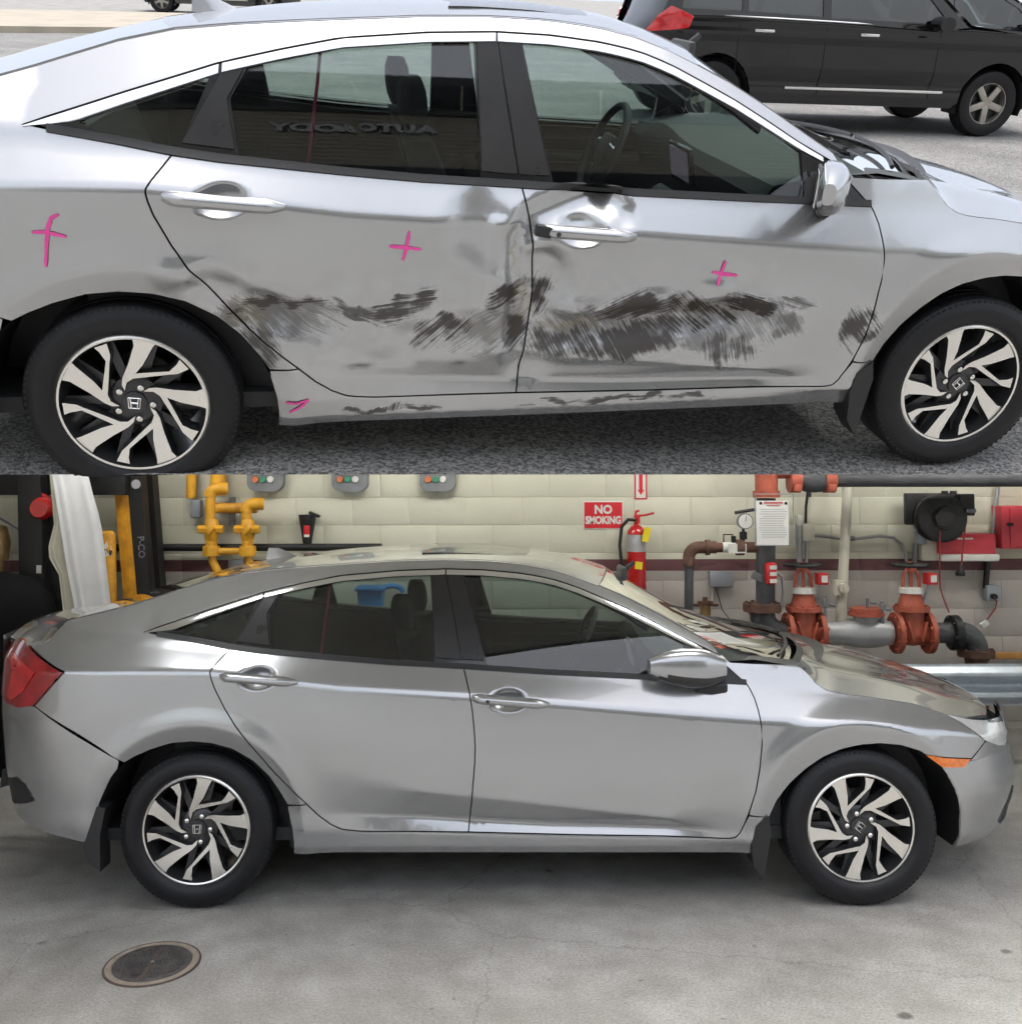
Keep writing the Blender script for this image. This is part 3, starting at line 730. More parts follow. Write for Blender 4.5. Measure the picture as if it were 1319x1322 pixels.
    # head lamp and chrome blade
    def nose(x0s, x1s, zlo, zhi, n=14, m_=6, off=0.):
        P = []
        for i in range(m_ + 1):
            row = []
            for j in range(n + 1):
                k = j / n; u = lerp(x0s, x1s, k); z = lerp(zlo(k), zhi(k), i / m_); x = lerp(2.75, f_xf(z) - .02, u); row.append(sk.warp((x, -Wraw(x, z) - off, z)))
            P.append(row)
        return P
    hl_poly = LAMPSEAM + [(3.35, .588), (3.43, .570), (3.462, .61), (3.465, .668), (3.38, .688), (3.28, .702), (3.18, .722)]
    hl_poly = [p for p in hl_poly]
    o = panel('head_lamp', hl_poly, sk, 'lamp_lens', root, off=.005, feats=False, step=.02, gap=.003); far(o)
    lens = o
    bl = [(3.30, .700), (3.42, .685), (3.50, .668), (3.53, .648), (3.50, .640), (3.43, .660), (3.32, .682)]
    o = panel('lamp_blade', bl, sk, 'black_gloss', root, off=.006, feats=False, step=.02); far(o)
    b = MB(); b.grid(nose(.9, .9999, lambda k: .58, lambda k: .67, 10, 5, -.02)); o = b.build('grille', 'black_gloss', root); far(o)
    b = MB(); b.grid(nose(.86, .9999, lambda k: .655, lambda k: .69, 10, 3, .008)); o = b.build('grille_bar', 'chrome', root); far(o)
    fog = [(BY(px, py, -.60).x, BY(px, py, -.60).z) for px, py in ((1309, 1013), (1310, 1023), (1297, 1058.6), (1286.5, 1062), (1280, 1056.7), (1298, 1030))]
    o = panel('fog_lamp_bezel', fog, sk, 'black_plastic', root, off=.007, feats=False, step=.02); far(o)
    # tail: bumper, lamp, reflector slot
    rows = []
    s_top = SEAM_R[::-1]
    arc = [p for p in ARCH_R if p[0] < -.2 and p[1] < SEAM_R[0][1]] + [(-.372, .42), (-.385, .34), (-.40, .262)]
    bz = [SEAM_R[0]] + arc
    def xb(z):
        if z >= SEAM_R[0][1]: return I(z, [SEAM_R[0][1], SEAM_R[-1][1], 1.3], [SEAM_R[0][0], SEAM_R[-1][0], SEAM_R[-1][0] - .02])
        q = sorted([(p[1], p[0]) for p in bz]); return I(z, [a for a, _ in q], [c for _, c in q])
    zlow = lambda k: lerp(.262, .34, min(1, k * 1.3))
    ztop = SEAM_R[-1][1] - .003
    for i in range(17):
        row = []
        for j in range(25):
            k = j / 24; z = lerp(zlow(k), ztop, i / 16); x0_ = xb(z) - .003; xr = f_xr(z); u0 = (x0_ + .3) / (xr + .3)
            u = lerp(u0, .9999, math.sin(k * math.pi / 2) ** .9 if k else 0); x = lerp(-.3, xr, u); row.append(sk.warp((x, -Wraw(x, z) * (1 if j < 24 else 0), z)))
        rows.append(row)
    b = MB(); b.grid(rows, flip=True); o = b.build('rear_bumper', PM, root, ang=60); far(o)
    tl = TAIL + [(-.70, 1.045), (-.78, 1.078), (-.93, 1.04), (-.965, .95), (-.95, .82), (-.86, .782), (-.76, .778)]
    tl = TAIL + [(-.82, 1.048), (-.90, 1.03), (-.945, .97), (-.95, .85), (-.87, .79), (-.75, .782)]
    lampo = panel('tail_lamp', tl, sk, 'red_lens', root, off=.012, feats=False, step=.025, skirt=.03); far(lampo)
    il = [(-.86, 1.0), (-.74, .972), (-.655, .938), (-.72, .85), (-.80, .80), (-.83, .82), (-.80, .93)]
    o = panel('lamp_element', il, sk, 'red_lens_bright', lampo, off=.017, feats=False, step=.03, skirt=.004)
    sl_ = on_skin(Q('l', (0, 832), (90, 860), (140, 905), (195, 1000), (150, 1012), (0, 930)))
    o = panel('reflector_slot', sl_, sk, 'black_plastic', root, off=.004, feats=False, step=.04); far(o)
    b = MB()                                                      # boot end panel under the lid
    rows = [[Vector((-.935 - .07 * math.cos(t * 1.5), .54 * t, z)) for t in np.linspace(-1, 1, 13)] for z in np.linspace(.78, 1.045, 6)]
    b.grid([[sk.warp(p) for p in r] for r in rows]); b.build('boot_panel', PM, root)
    # mud flaps
    b = MB()
    for (pl, y0) in (([(2.315, .365), (2.265, .33), (2.245, .255), (2.25, .17), (2.29, .12), (2.305, .2), (2.325, .3)], .885), ([(-.375, .415), (-.34, .41), (-.36, .30), (-.355, .16), (-.40, .19), (-.425, .26)], .89)):
        b2 = MB(); p_ = pl if area(pl) > 0 else pl[::-1]
        b2.prism([(x, z) for x, z in p_], (0, -y0, 0), (1, 0, 0), (0, 0, 1), (0, -1, 0), .10)
        b2.v = [tuple(sk.warp(v)) for v in b2.v]
        o = b2.build('mud_flap', 'black_plastic', root, ang=30); far(o)
    # door handles
    for hx, hz in HANDLES:
        sl = -.085; b = MB(); rings = []
        for k in range(15):
            t = k / 14; x = lerp(hx - .15, hx + .165, t); zc_ = hz + (x - hx) * sl; hh = .019 * min(1, 6 * t + .55, 4.0 * (1 - t) + .42); wo = .035 * min(1, 7 * t, 6 * (1 - t)) ** .5 + .003
            w0 = Wraw(x, zc_); rings.append([sk.warp((x, -(w0 + wo * c) if c > -.2 else -(w0 + .004), zc_ + hh * s_)) for c, s_ in ((0.1, -1), (.75, -.85), (1, -.25), (.97, .35), (.7, .9), (.1, 1), (-1, .6), (-1, -.6))])
        n = 8; vs = [p for r in rings for p in r]
        fs = [(i * n + j, i * n + (j + 1) % n, (i + 1) * n + (j + 1) % n, (i + 1) * n + j) for i in range(14) for j in range(n)] + [tuple(range(n))[::-1], tuple(range(14 * n, 15 * n))]
        b.add(vs, fs); o = b.build('door_handle', PM if hx < 1 else M['paint'], root, ang=50); far(o)
        if hx > 1:
            b = MB(); x = hx - .085; z = hz - sl * .085 - .002; p = sk.warp((x, -(Wraw(x, z) + .034), z)); b.cyl(p, p + Vector((0, -.004, 0)), .0075, n=14); b.build('keyhole', 'black_gloss', o)
            if struck:
                b = MB(); x = hx - .128; z = hz + .012; p = sk.warp((x, -(Wraw(x, z) + .02), z)); b.box(p, (.05, .03, .034), Matrix.Rotation(.2, 3, 'Y'), .006); b.build('torn_handle_end', 'black_plastic', o)
    # door mirror, folded back on the repaired car
    mr = thing_part('door_mirror', root)
    b = MB(); rings = []
    for k in range(11):
        t = k / 10; yy = lerp(.02, -.30, t); s_ = (1 - .35 * max(0, 1 - t * 4) - .62 * max(0, (t - .35) / .65) ** 2.2)
        ring = []
        for j in range(20):
            a = 2 * math.pi * j / 20; ca, sa = math.cos(a), math.sin(a)
            ex = .062 * s_ * (abs(ca) ** .7) * (1 if ca > 0 else -.55); ez = .078 * s_ * (abs(sa) ** .8) * (1 if sa > 0 else -1)
            ring.append((ex + .008 - .02 * t, yy, ez * (1 if ez > 0 else 1.05) + .022 * t))
        rings.append(ring)
    vs = [p for r in rings for p in r]; n = 20
    fs = []; mi = []
    for i in range(10):
        for j in range(n):
            fs.append((i * n + j, i * n + (j + 1) % n, (i + 1) * n + (j + 1) % n, (i + 1) * n + j)); zc_ = sum(vs[q][2] for q in fs[-1]) / 4; mi.append(0 if zc_ > -.012 else 1)
    fs += [tuple(range(n))[::-1], tuple(range(10 * n, 11 * n))]; mi += [0, 0]
    b.add(vs, fs); b.m = mi
    cap = b.build('mirror_cap', [PM if not struck else M['paint'], M['black_gloss']], mr, ang=45)
    b = MB(); b.box((-.036, -.10, .008), (.004, .17, .10), None, .001); b.build('mirror_glass', 'chrome', mr)
    b = MB(); b.box((-.029, -.10, .008), (.012, .18, .108), None, .004); b.build('mirror_rim', 'black_plastic', mr)
    b = MB(); b.tube([(.0, .03, -.07), (.0, -.03, -.075), (.0, -.09, -.07)], .03, 10, rs=[.035, .03, .018]); b.build('mirror_foot', 'black_plastic', mr)
    b = MB(); b.lathe([(.001, .0), (.014, .0), (.02, -.012), (.02, -.03)], (-.008, -.14, -.068), (0, 0, -1), 16); b.build('mirror_camera', 'black_gloss', mr)
    mp = sk.warp((2.085, -.80, .945)) if struck else Vector((2.125, -.825, .945)); mr.location = mp
    mr.rotation_euler = (0, 0, R(-24) if struck else R(-74))
    mr.rotation_euler.rotate_axis('X', 0)
    sail = on_skin(Q('m', (440, 800), (560, 715), (668, 786), (740, 850), (828, 926), (600, 914), (440, 905)))
    o = panel('mirror_sail', sail, sk, 'black_plastic', root, off=-.001, feats=False, step=.05, gap=.002, wf=Wg); far(o)
    # wheels
    for wx, sp_ in ((WHX[0], R(0)), (WHX[1], R(38))):
        wz = WHZ; p = sk.warp((wx, 0, wz)); spn = sp_ + (R(6) if struck else 0)
        nw = add_wheel(root, p.x, -.862, wz, spn)
        if struck and wx < 1:                                     # the slack rear tyre settles onto the raised asphalt
            ty = [c for c in nw.children if c.name.startswith('tyre')][0]; me = ty.data.copy(); ty.data = me; mat3 = Matrix.Rotation(spn, 3, 'Y'); inv3 = mat3.inverted()
            for v in me.vertices:
                q = mat3 @ v.co; gz = hump(q.x + p.x, q.y - .862) - wz - .004
                if q.z < gz: q.z = gz; v.co = inv3 @ q
        add_wheel(root, p.x, .862, wz, spn, True)
    car_interior(root, sk)
    return root, sk, quarter, fdoor, rdoor
def thing_part(name, parent):
    o = bpy.data.objects.new(name, None); COL.objects.link(o); o.parent = parent; return o
def loft(b, rings, mi=0, cap=True):
    n = len(rings[0]); k = len(rings)
    fs = [(i * n + j, i * n + (j + 1) % n, (i + 1) * n + (j + 1) % n, (i + 1) * n + j) for i in range(k - 1) for j in range(n)]
    if cap: fs += [tuple(range(n))[::-1], tuple(range((k - 1) * n, k * n))]
    return b.add([p for r in rings for p in r], fs, mi)
def rrect(cx, cy, cz, hx, hy, n=16, pw=.5, tilt=0.):
    out = []
    for j in range(n):
        a = 2 * math.pi * j / n; ca, sa = math.cos(a), math.sin(a)
        out.append(Vector((cx + hx * abs(ca) ** pw * (1 if ca > 0 else -1), cy + hy * abs(sa) ** pw * (1 if sa > 0 else -1), cz)))
    return out
def car_interior(root, sk):
    wv = sk.warp
    for sgn in (-1, 1):
        b = MB(); P = [[wv((x, sgn * (Wraw(x, lerp(.3, f_belt(x) - .02, t)) - .075), lerp(.3, f_belt(x) - .004, t))) for t in np.linspace(0, 1, 8)] for x in np.linspace(-.1, 2.2, 18)]
        b.grid(P)
        P = [[wv((x, sgn * (f_wbelt(x) - .005), f_belt(x) - .004)), wv((x, sgn * (f_wbelt(x) - .09), f_belt(x) - .012))] for x in np.linspace(-.1, 2.2, 18)] if False else [[wv((x, sgn * (f_wbelt(x) - .01), f_belt(x) - .006)) for x in np.linspace(-.1, 2.2, 18)], [wv((x, sgn * (f_wbelt(x) - .08), f_belt(x) - .012)) for x in np.linspace(-.1, 2.2, 18)]]
        b.grid(P); b.build('door_trim', 'interior', root)
    b = MB(); b.box(wv((.95, 0, .28)), (2.9, 1.62, .05)); b.box(wv((-.48, 0, .70)), (.05, 1.5, .72)); b.box(wv((2.36, 0, .55)), (.05, 1.6, .6)); b.box(wv((-.42, 0, 1.06)), (.34, 1.1, .02)); b.box(wv((1.35, 0, .42)), (1.1, .26, .26), None, .04); b.build('cabin_floor', 'interior', root)
    for nm, sx in (('door_armrest', 1),):
        b = MB(); b.box(wv((1.55, .72, .78)), (.75, .06, .05), None, .015); b.box(wv((1.6, .728, .86)), (.62, .012, .012), None, .003); b.build(nm, 'interior_mid', root)
    for y in (-.37, .37):
        st = thing_part('front_seat', root)
        b = MB(); rg = [(1.30, .36, .27, .24), (1.32, .45, .27, .26), (1.30, .51, .25, .25), (1.30, .52, .20, .2)]
        loft(b, [[wv(p) for p in rrect(x, y, z, hx, hy)] for x, z, hx, hy in rg]); b.build('seat_cushion', 'seat', st, ang=60)
        b = MB(); rg = []
        for k in range(9):
            t = k / 8; rg.append([wv(p) for p in rrect(1.05 - .24 * t, y, lerp(.42, 1.02, t), lerp(.085, .05, t), lerp(.25, .19, t) * (1 - .35 * max(0, t - .8) / .2))])
        loft(b, rg); b.build('backrest', 'seat', st, ang=60)
        b = MB(); rg = [[wv(p) for p in rrect(.80 - .02 * k / 5, y, 1.04 + .155 * k / 5, .045 * (1 - .3 * abs(2 * k / 5 - 1) ** 3), .13 * (1 - .35 * abs(2 * k / 5 - 1) ** 3))] for k in range(6)]
        loft(b, rg); b.build('headrest', 'seat', st, ang=60)
    st = thing_part('rear_seat', root)
    b = MB(); loft(b, [[wv(p) for p in rrect(.28, 0, z, hx, hy)] for z, hx, hy in ((.36, .27, .64), (.47, .28, .66), (.53, .24, .62))]); b.build('seat_cushion', 'seat', st, ang=60)
    b = MB(); loft(b, [[wv(p) for p in rrect(-.02 - .22 * t, 0, lerp(.45, 1.03, t), .07, lerp(.64, .58, t))] for t in np.linspace(0, 1, 7)]); b.build('backrest', 'seat', st, ang=60)
    for y in (-.36, 0, .36):
        b = MB(); loft(b, [[wv(p) for p in rrect(-.23 - .015 * k / 4, y, 1.03 + .12 * k / 4, .045, .12 * (1 - .3 * abs(2 * k / 4 - 1) ** 3))] for k in range(5)]); b.build('headrest', 'seat', st, ang=60)
    b = MB(); P = []                                              # dashboard
    for y in np.linspace(-.74, .74, 17):
        hood = .035 * math.exp(-((y - .37) / .2) ** 2)
        P.append([wv(p) for p in ((2.52, y, .93), (2.3, y, .965), (2.08, y, .955 + hood), (1.93, y, .93 + hood), (1.90, y, .885), (1.93, y, .78), (1.92, y, .66), (2.1, y, .5))])
    b.grid(P); b.build('dashboard', 'interior_mid', root, ang=40)
    b = MB(); b.box(wv((1.885, .0, .87)), (.02, .24, .15), Matrix.Rotation(-.2, 3, 'Y'), .008); scr = b.build('centre_screen', 'black_gloss', root)
    b = MB(); b.box(wv((1.872, .0, .872)), (.004, .20, .11), Matrix.Rotation(-.2, 3, 'Y')); b.build('screen_glass', 'screen', scr)
    b = MB(); b.box(wv((1.86, -.0, .70)), (.05, .22, .16), Matrix.Rotation(-.5, 3, 'Y'), .01); b.box(wv((1.70, -.0, .56)), (.26, .22, .06), Matrix.Rotation(-.2, 3, 'Y'), .02); b.cyl(wv((1.62, .0, .58)), wv((1.60, .0, .70)), .016, .02, 12); b.build('console', 'interior_mid', root)
    sw = thing_part('steering_wheel', root); sw.location = wv((1.66, .37, .87)); sw.rotation_euler = (0, R(-66), 0)
    b = MB(); ringp = [(.185 * math.cos(2 * math.pi * k / 36), .185 * math.sin(2 * math.pi * k / 36), 0) for k in range(37)]; b.tube(ringp, .016, 10, cap=False); b.build('wheel_rim', 'interior_mid', sw)
    b = MB(); b.box((0, 0, -.012), (.13, .16, .04), None, .02); b.box((0, .11, -.01), (.05, .13, .02), None, .008); b.box((0, -.11, -.01), (.05, .13, .02), None, .008); b.box((-.11, 0, -.01), (.13, .05, .02), None, .008); b.build('hub', 'interior', sw)
    for pt in ([(.03, .07, .002), (.02, .15, .0), (.0, .175, 0)], [(.03, -.07, .002), (.02, -.15, .0), (.0, -.175, 0)], [(-.07, .02, .0), (-.17, .012, 0)]): b = MB(); b.tube(pt, .006, 6); b.build('spoke_trim', 'chrome', sw)
    b = MB(); b.tube([wv((.50, -.60, 1.30)), wv((.495, -.63, 1.2)), wv((.485, -.66, 1.08)), wv((.475, -.68, .97))], .005, 6); b.build('red_strap', 'strap_red', root)
    b = MB(); p = wv((1.84, .03, 1.265)); b.box(p, (.03, .22, .065), None, .015); b.cyl(p, p + Vector((.06, 0, .05)), .012, n=8); b.build('rear_view_mirror', 'interior_mid', root)

# ------------------------------------------------------------------ garage: floor, wall, overhead deck
YW = 2.03
def WP(px, py, y=YW): return BY(px, py, y)
ZO.update({'A': (0, 610, .1592), 'B': (200, 610, .1668), 'C': (740, 610, .1668), 'D': (930, 610, .1739), 'E': (1110, 610, .1891)})
def zq(k, a, b, y=YW): ox, oy, s = ZO[k]; return BY(ox + a * s, oy + b * s, y)
def bw(b, name, mats, root, parent=None, ang=35):
    """shapes drawn in room coordinates, stored relative to their thing"""
    o = root.matrix_basis.inverted(); b.v = [tuple(o @ Vector(v)) for v in b.v]
    return b.build(name, mats, parent or root, ang)
def cap_quat(a, b): return (Vector(b) - Vector(a)).to_track_quat('Z', 'Y')

def concrete_mat():
    m, t, p = new_mat('concrete_floor'); c = N(t, 'ShaderNodeTexCoord')
    n1 = N(t, 'ShaderNodeTexNoise', Scale=.9, Detail=8.0, Roughness=.62); n2 = N(t, 'ShaderNodeTexNoise', Scale=7.0, Detail=9.0, Roughness=.7); n3 = N(t, 'ShaderNodeTexNoise', Scale=110.0, Detail=4.0, Roughness=.75)
    for n in (n1, n2, n3): L(t, c.outputs['Object'], n.inputs['Vector'])
    r1 = N(t, 'ShaderNodeValToRGB'); e = r1.color_ramp.elements; e[0].position = .32; e[0].color = (.245, .235, .215, 1); e[1].position = .70; e[1].color = (.40, .392, .372, 1)
    L(t, n1.outputs['Fac'], r1.inputs['Fac'])
    r2 = N(t, 'ShaderNodeValToRGB'); e = r2.color_ramp.elements; e[0].position = .3; e[0].color = (.78, .77, .75, 1); e[1].position = .65; e[1].color = (1.08, 1.08, 1.08, 1)
    L(t, n2.outputs['Fac'], r2.inputs['Fac'])
    m1 = N(t, 'ShaderNodeMixRGB', blend_type='MULTIPLY'); m1.inputs[0].default_value = 1; L(t, r1.outputs[0], m1.inputs[1]); L(t, r2.outputs[0], m1.inputs[2])
    r3 = N(t, 'ShaderNodeValToRGB'); e = r3.color_ramp.elements; e[0].position = .34; e[0].color = (.55, .55, .55, 1); e[1].position = .58; e[1].color = (1.12, 1.12, 1.12, 1)
    L(t, n3.outputs['Fac'], r3.inputs['Fac'])
    m2 = N(t, 'ShaderNodeMixRGB', blend_type='MULTIPLY'); m2.inputs[0].default_value = .8; L(t, m1.outputs[0], m2.inputs[1]); L(t, r3.outputs[0], m2.inputs[2])
    # oil drops: scattered dark blotches
    vo = N(t, 'ShaderNodeTexVoronoi', Scale=2.3); vo.feature = 'F1'; nz = N(t, 'ShaderNodeTexNoise', Scale=9.0); L(t, c.outputs['Object'], nz.inputs['Vector'])
    mv = N(t, 'ShaderNodeMixRGB'); mv.inputs[0].default_value = .06; L(t, c.outputs['Object'], mv.inputs[1]); L(t, nz.outputs['Color'], mv.inputs[2]); L(t, mv.outputs[0], vo.inputs['Vector'])
    sp = N(t, 'ShaderNodeMapRange'); sp.inputs['From Min'].default_value = .035; sp.inputs['From Max'].default_value = .065; sp.inputs['To Min'].default_value = .38; sp.inputs['To Max'].default_value = 1
    L(t, vo.outputs['Distance'], sp.inputs['Value'])
    vo2 = N(t, 'ShaderNodeTexVoronoi', Scale=9.0); L(t, mv.outputs[0], vo2.inputs['Vector'])
    sp2 = N(t, 'ShaderNodeMapRange'); sp2.inputs['From Min'].default_value = .03; sp2.inputs['From Max'].default_value = .07; sp2.inputs['To Min'].default_value = .55; sp2.inputs['To Max'].default_value = 1
    L(t, vo2.outputs['Distance'], sp2.inputs['Value'])
    mm = N(t, 'ShaderNodeMath', operation='MULTIPLY'); L(t, sp.outputs[0], mm.inputs[0]); L(t, sp2.outputs[0], mm.inputs[1])
    # hairline cracks
    vc = N(t, 'ShaderNodeTexVoronoi', Scale=.55); vc.feature = 'DISTANCE_TO_EDGE'; mw_ = N(t, 'ShaderNodeMixRGB'); mw_.inputs[0].default_value = .12; L(t, c.outputs['Object'], mw_.inputs[1]); L(t, n2.outputs['Color'], mw_.inputs[2]); L(t, mw_.outputs[0], vc.inputs['Vector'])
    cr = N(t, 'ShaderNodeMapRange'); cr.inputs['From Min'].default_value = .0; cr.inputs['From Max'].default_value = .0022; cr.inputs['To Min'].default_value = .72; cr.inputs['To Max'].default_value = 1; L(t, vc.outputs['Distance'], cr.inputs['Value'])
    mm2 = N(t, 'ShaderNodeMath', operation='MULTIPLY'); L(t, mm.outputs[0], mm2.inputs[0]); L(t, cr.outputs[0], mm2.inputs[1])
    m3 = N(t, 'ShaderNodeMixRGB', blend_type='MULTIPLY'); m3.inputs[0].default_value = 1; L(t, m2.outputs[0], m3.inputs[1]); L(t, mm2.outputs[0], m3.inputs[2])
    L(t, m3.outputs[0], p.inputs['Base Color'])
    rr = N(t, 'ShaderNodeMapRange'); rr.inputs['To Min'].default_value = .42; rr.inputs['To Max'].default_value = .7; L(t, n2.outputs['Fac'], rr.inputs['Value']); L(t, rr.outputs[0], p.inputs['Roughness'])
    bp = N(t, 'ShaderNodeBump', Strength=.25, Distance=.004); L(t, n3.outputs['Fac'], bp.inputs['Height']); L(t, bp.outputs['Normal'], p.inputs['Normal'])
    return m
M['concrete_floor'] = concrete_mat()
Z_ST0, Z_ST1 = WP(790, 737).z, WP(790, 722).z
def wall_paint(name='wall_paint'):
    m, t, p = new_mat(name); g = N(t, 'ShaderNodeNewGeometry'); s_ = N(t, 'ShaderNodeSeparateXYZ'); L(t, g.outputs['Position'], s_.inputs[0])
    n = N(t, 'ShaderNodeTexNoise', Scale=2.2, Detail=8.0, Roughness=.65); L(t, g.outputs['Position'], n.inputs['Vector'])
    n2 = N(t, 'ShaderNodeTexNoise', Scale=120.0, Detail=4.0); L(t, g.outputs['Position'], n2.inputs['Vector'])
    def two(a, b):
        r = N(t, 'ShaderNodeMixRGB'); r.inputs[1].default_value = (*a, 1); r.inputs[2].default_value = (*b, 1); L(t, n.outputs['Fac'], r.inputs[0]); return r.outputs[0]
    up = two((.54, .53, .42), (.68, .67, .55)); st = two((.13, .05, .055), (.19, .085, .09)); lo = two((.40, .37, .34), (.53, .49, .455))
    def gt(v):
        q = N(t, 'ShaderNodeMath', operation='GREATER_THAN'); L(t, s_.outputs[2], q.inputs[0]); q.inputs[1].default_value = v; return q.outputs[0]
    a = N(t, 'ShaderNodeMixRGB'); L(t, gt(Z_ST0), a.inputs[0]); L(t, lo, a.inputs[1]); L(t, st, a.inputs[2])
    b = N(t, 'ShaderNodeMixRGB'); L(t, gt(Z_ST1), b.inputs[0]); L(t, a.outputs[0], b.inputs[1]); L(t, up, b.inputs[2])
    oi = N(t, 'ShaderNodeObjectInfo'); mr = N(t, 'ShaderNodeMapRange'); mr.inputs['To Min'].default_value = .92; mr.inputs['To Max'].default_value = 1.05; L(t, oi.outputs['Random'], mr.inputs['Value'])
    mu = N(t, 'ShaderNodeMixRGB', blend_type='MULTIPLY'); mu.inputs[0].default_value = 1; L(t, b.outputs[0], mu.inputs[1]); L(t, mr.outputs[0], mu.inputs[2])
    L(t, mu.outputs[0], p.inputs['Base Color']); p.inputs['Roughness'].default_value = .62
    bp = N(t, 'ShaderNodeBump', Strength=.35, Distance=.006); L(t, n2.outputs['Fac'], bp.inputs['Height']); L(t, bp.outputs['Normal'], p.inputs['Normal'])
    return m
M['wall_paint'] = wall_paint()
b = MB(); b.grid([[Vector((x, y, 0)) for x in np.linspace(-90, 90, 7)] for y in (-160, -40, -10, 0, 12, 60)], flip=False); floor = struct(b.build('garage_floor', 'concrete_floor'))
# block wall, running bond
wall = thing('block_wall', 'painted concrete block wall, cream above a maroon stripe and greige below', 'wall', (1.2, YW + .1, 0))
CH_, CW_ = .1967, .3985
zc0 = WP(527, 678.3).z; zc0 -= math.floor(zc0 / CH_) * CH_
xj = WP(455, 660).x
b = MB(); b.box((1.2, YW + .1025, 1.3), (9.8, .2, 2.6)); bw(b, 'mortar', 'wall_paint', wall)
b = MB(); b.box((0, 0, 0), (CW_ - .0075, .05, CH_ - .0065), None, .003); blk = b.mesh('block', 'wall_paint', 30)
for r in range(12):
    zc = zc0 - CH_ + CH_ * (r + .5)
    row = round((zc - (WP(527, 678.3).z + CH_ / 2)) / CH_)
    off = xj + (CW_ / 2 if row % 2 == 0 else CW_ / 2 + CW_ * .487)
    k0 = math.ceil((-3.5 - off) / CW_)
    for k in range(k0, k0 + 23):
        if zc < .09: continue
        o = link('block', blk, wall); o.location = Vector((off + k * CW_, YW + .0235 + rnd.uniform(-.0012, .0012), zc)) - wall.location
        o.rotation_euler = (0, rnd.uniform(-.0015, .0015), 0)

# overhead deck that carries the street (its top is the street's asphalt)
def asphalt_mat():
    m, t, p = new_mat('asphalt'); c = N(t, 'ShaderNodeTexCoord')
    n1 = N(t, 'ShaderNodeTexNoise', Scale=1.1, Detail=6.0); v = N(t, 'ShaderNodeTexVoronoi', Scale=105.0); n3 = N(t, 'ShaderNodeTexNoise', Scale=260.0, Detail=2.0)
    for n in (n1, v, n3): L(t, c.outputs['Object'], n.inputs['Vector'])
    r = N(t, 'ShaderNodeValToRGB'); e = r.color_ramp.elements; e[0].position = .12; e[0].color = (.11, .108, .105, 1); e[1].position = .9; e[1].color = (.40, .39, .375, 1)
    sx = N(t, 'ShaderNodeSeparateXYZ'); L(t, v.outputs['Color'], sx.inputs[0]); L(t, sx.outputs[0], r.inputs['Fac'])
    r1 = N(t, 'ShaderNodeValToRGB'); e = r1.color_ramp.elements; e[0].position = .3; e[0].color = (.78, .78, .78, 1); e[1].position = .7; e[1].color = (1.15, 1.14, 1.12, 1); L(t, n1.outputs['Fac'], r1.inputs['Fac'])
    m1 = N(t, 'ShaderNodeMixRGB', blend_type='MULTIPLY'); m1.inputs[0].default_value = 1; L(t, r.outputs[0], m1.inputs[1]); L(t, r1.outputs[0], m1.inputs[2])
    L(t, m1.outputs[0], p.inputs['Base Color']); p.inputs['Roughness'].default_value = .85
    ad = N(t, 'ShaderNodeMath', operation='ADD'); L(t, v.outputs['Distance'], ad.inputs[0]); L(t, n3.outputs['Fac'], ad.inputs[1])
    bp = N(t, 'ShaderNodeBump', Strength=.8, Distance=.006); L(t, ad.outputs[0], bp.inputs['Height']); L(t, bp.outputs['Normal'], p.inputs['Normal'])
    return m
M['asphalt'] = asphalt_mat()
M['pavement'] = mat('pavement', (.42, .37, .30), .85, var=.15, scale=1.5, bump=.2)
M['kerb'] = mat('kerb', (.30, .29, .27), .85, var=.2, scale=2)
M['deck'] = mat('deck', (.66, .65, .59), .8, var=.15, scale=1.2)
def hump(x, y):
    a = max(0, min(1, (2.0 - x) / 1.9)); c = max(0, min(1, (.5 - y) / .9)); return .088 * a * a * (3 - 2 * a) * c * c * (3 - 2 * c)
def edge_pt(px):
    z = 0.
    for _ in range(25): p = TG(px, 612.6, z); z = hump(p.x, p.y)
    return Vector((p.x, p.y, z))
EDGE = [edge_pt(px) for px in list(np.linspace(-2600, -100, 9)) + list(np.linspace(0, 1319, 41)) + list(np.linspace(1420, 3900, 9))]
ed = (EDGE[-1] - EDGE[0]); ed.z = 0; ed.normalize(); back = Vector((-ed.y, ed.x, 0)); mid = EDGE[len(EDGE) // 2]
def back_pt(e, d, th=0.):
    q = e + back * d + Vector((e.x - mid.x, e.y - mid.y, 0)) * d * .12
    return Vector((q.x, q.y, (hump(q.x, q.y) if d > .03 else e.z) - th))
b = MB(); b.grid([[back_pt(e, d) for e in EDGE] for d in (0, .08, .2, .35, .5, .7, .9, 1.1, 1.4, 2, 4, 8, 16, 32, 60)]); struct(b.build('street', 'asphalt', mw=MT, ang=80))
b = MB(); b.grid([[back_pt(e, d, th) for e in EDGE] for d, th in ((.02, .005), (.6, .07), (1.2, .12), (5, .3), (14, .4))], flip=True); struct(b.build('deck_underside', 'deck', mw=MT, ang=80))
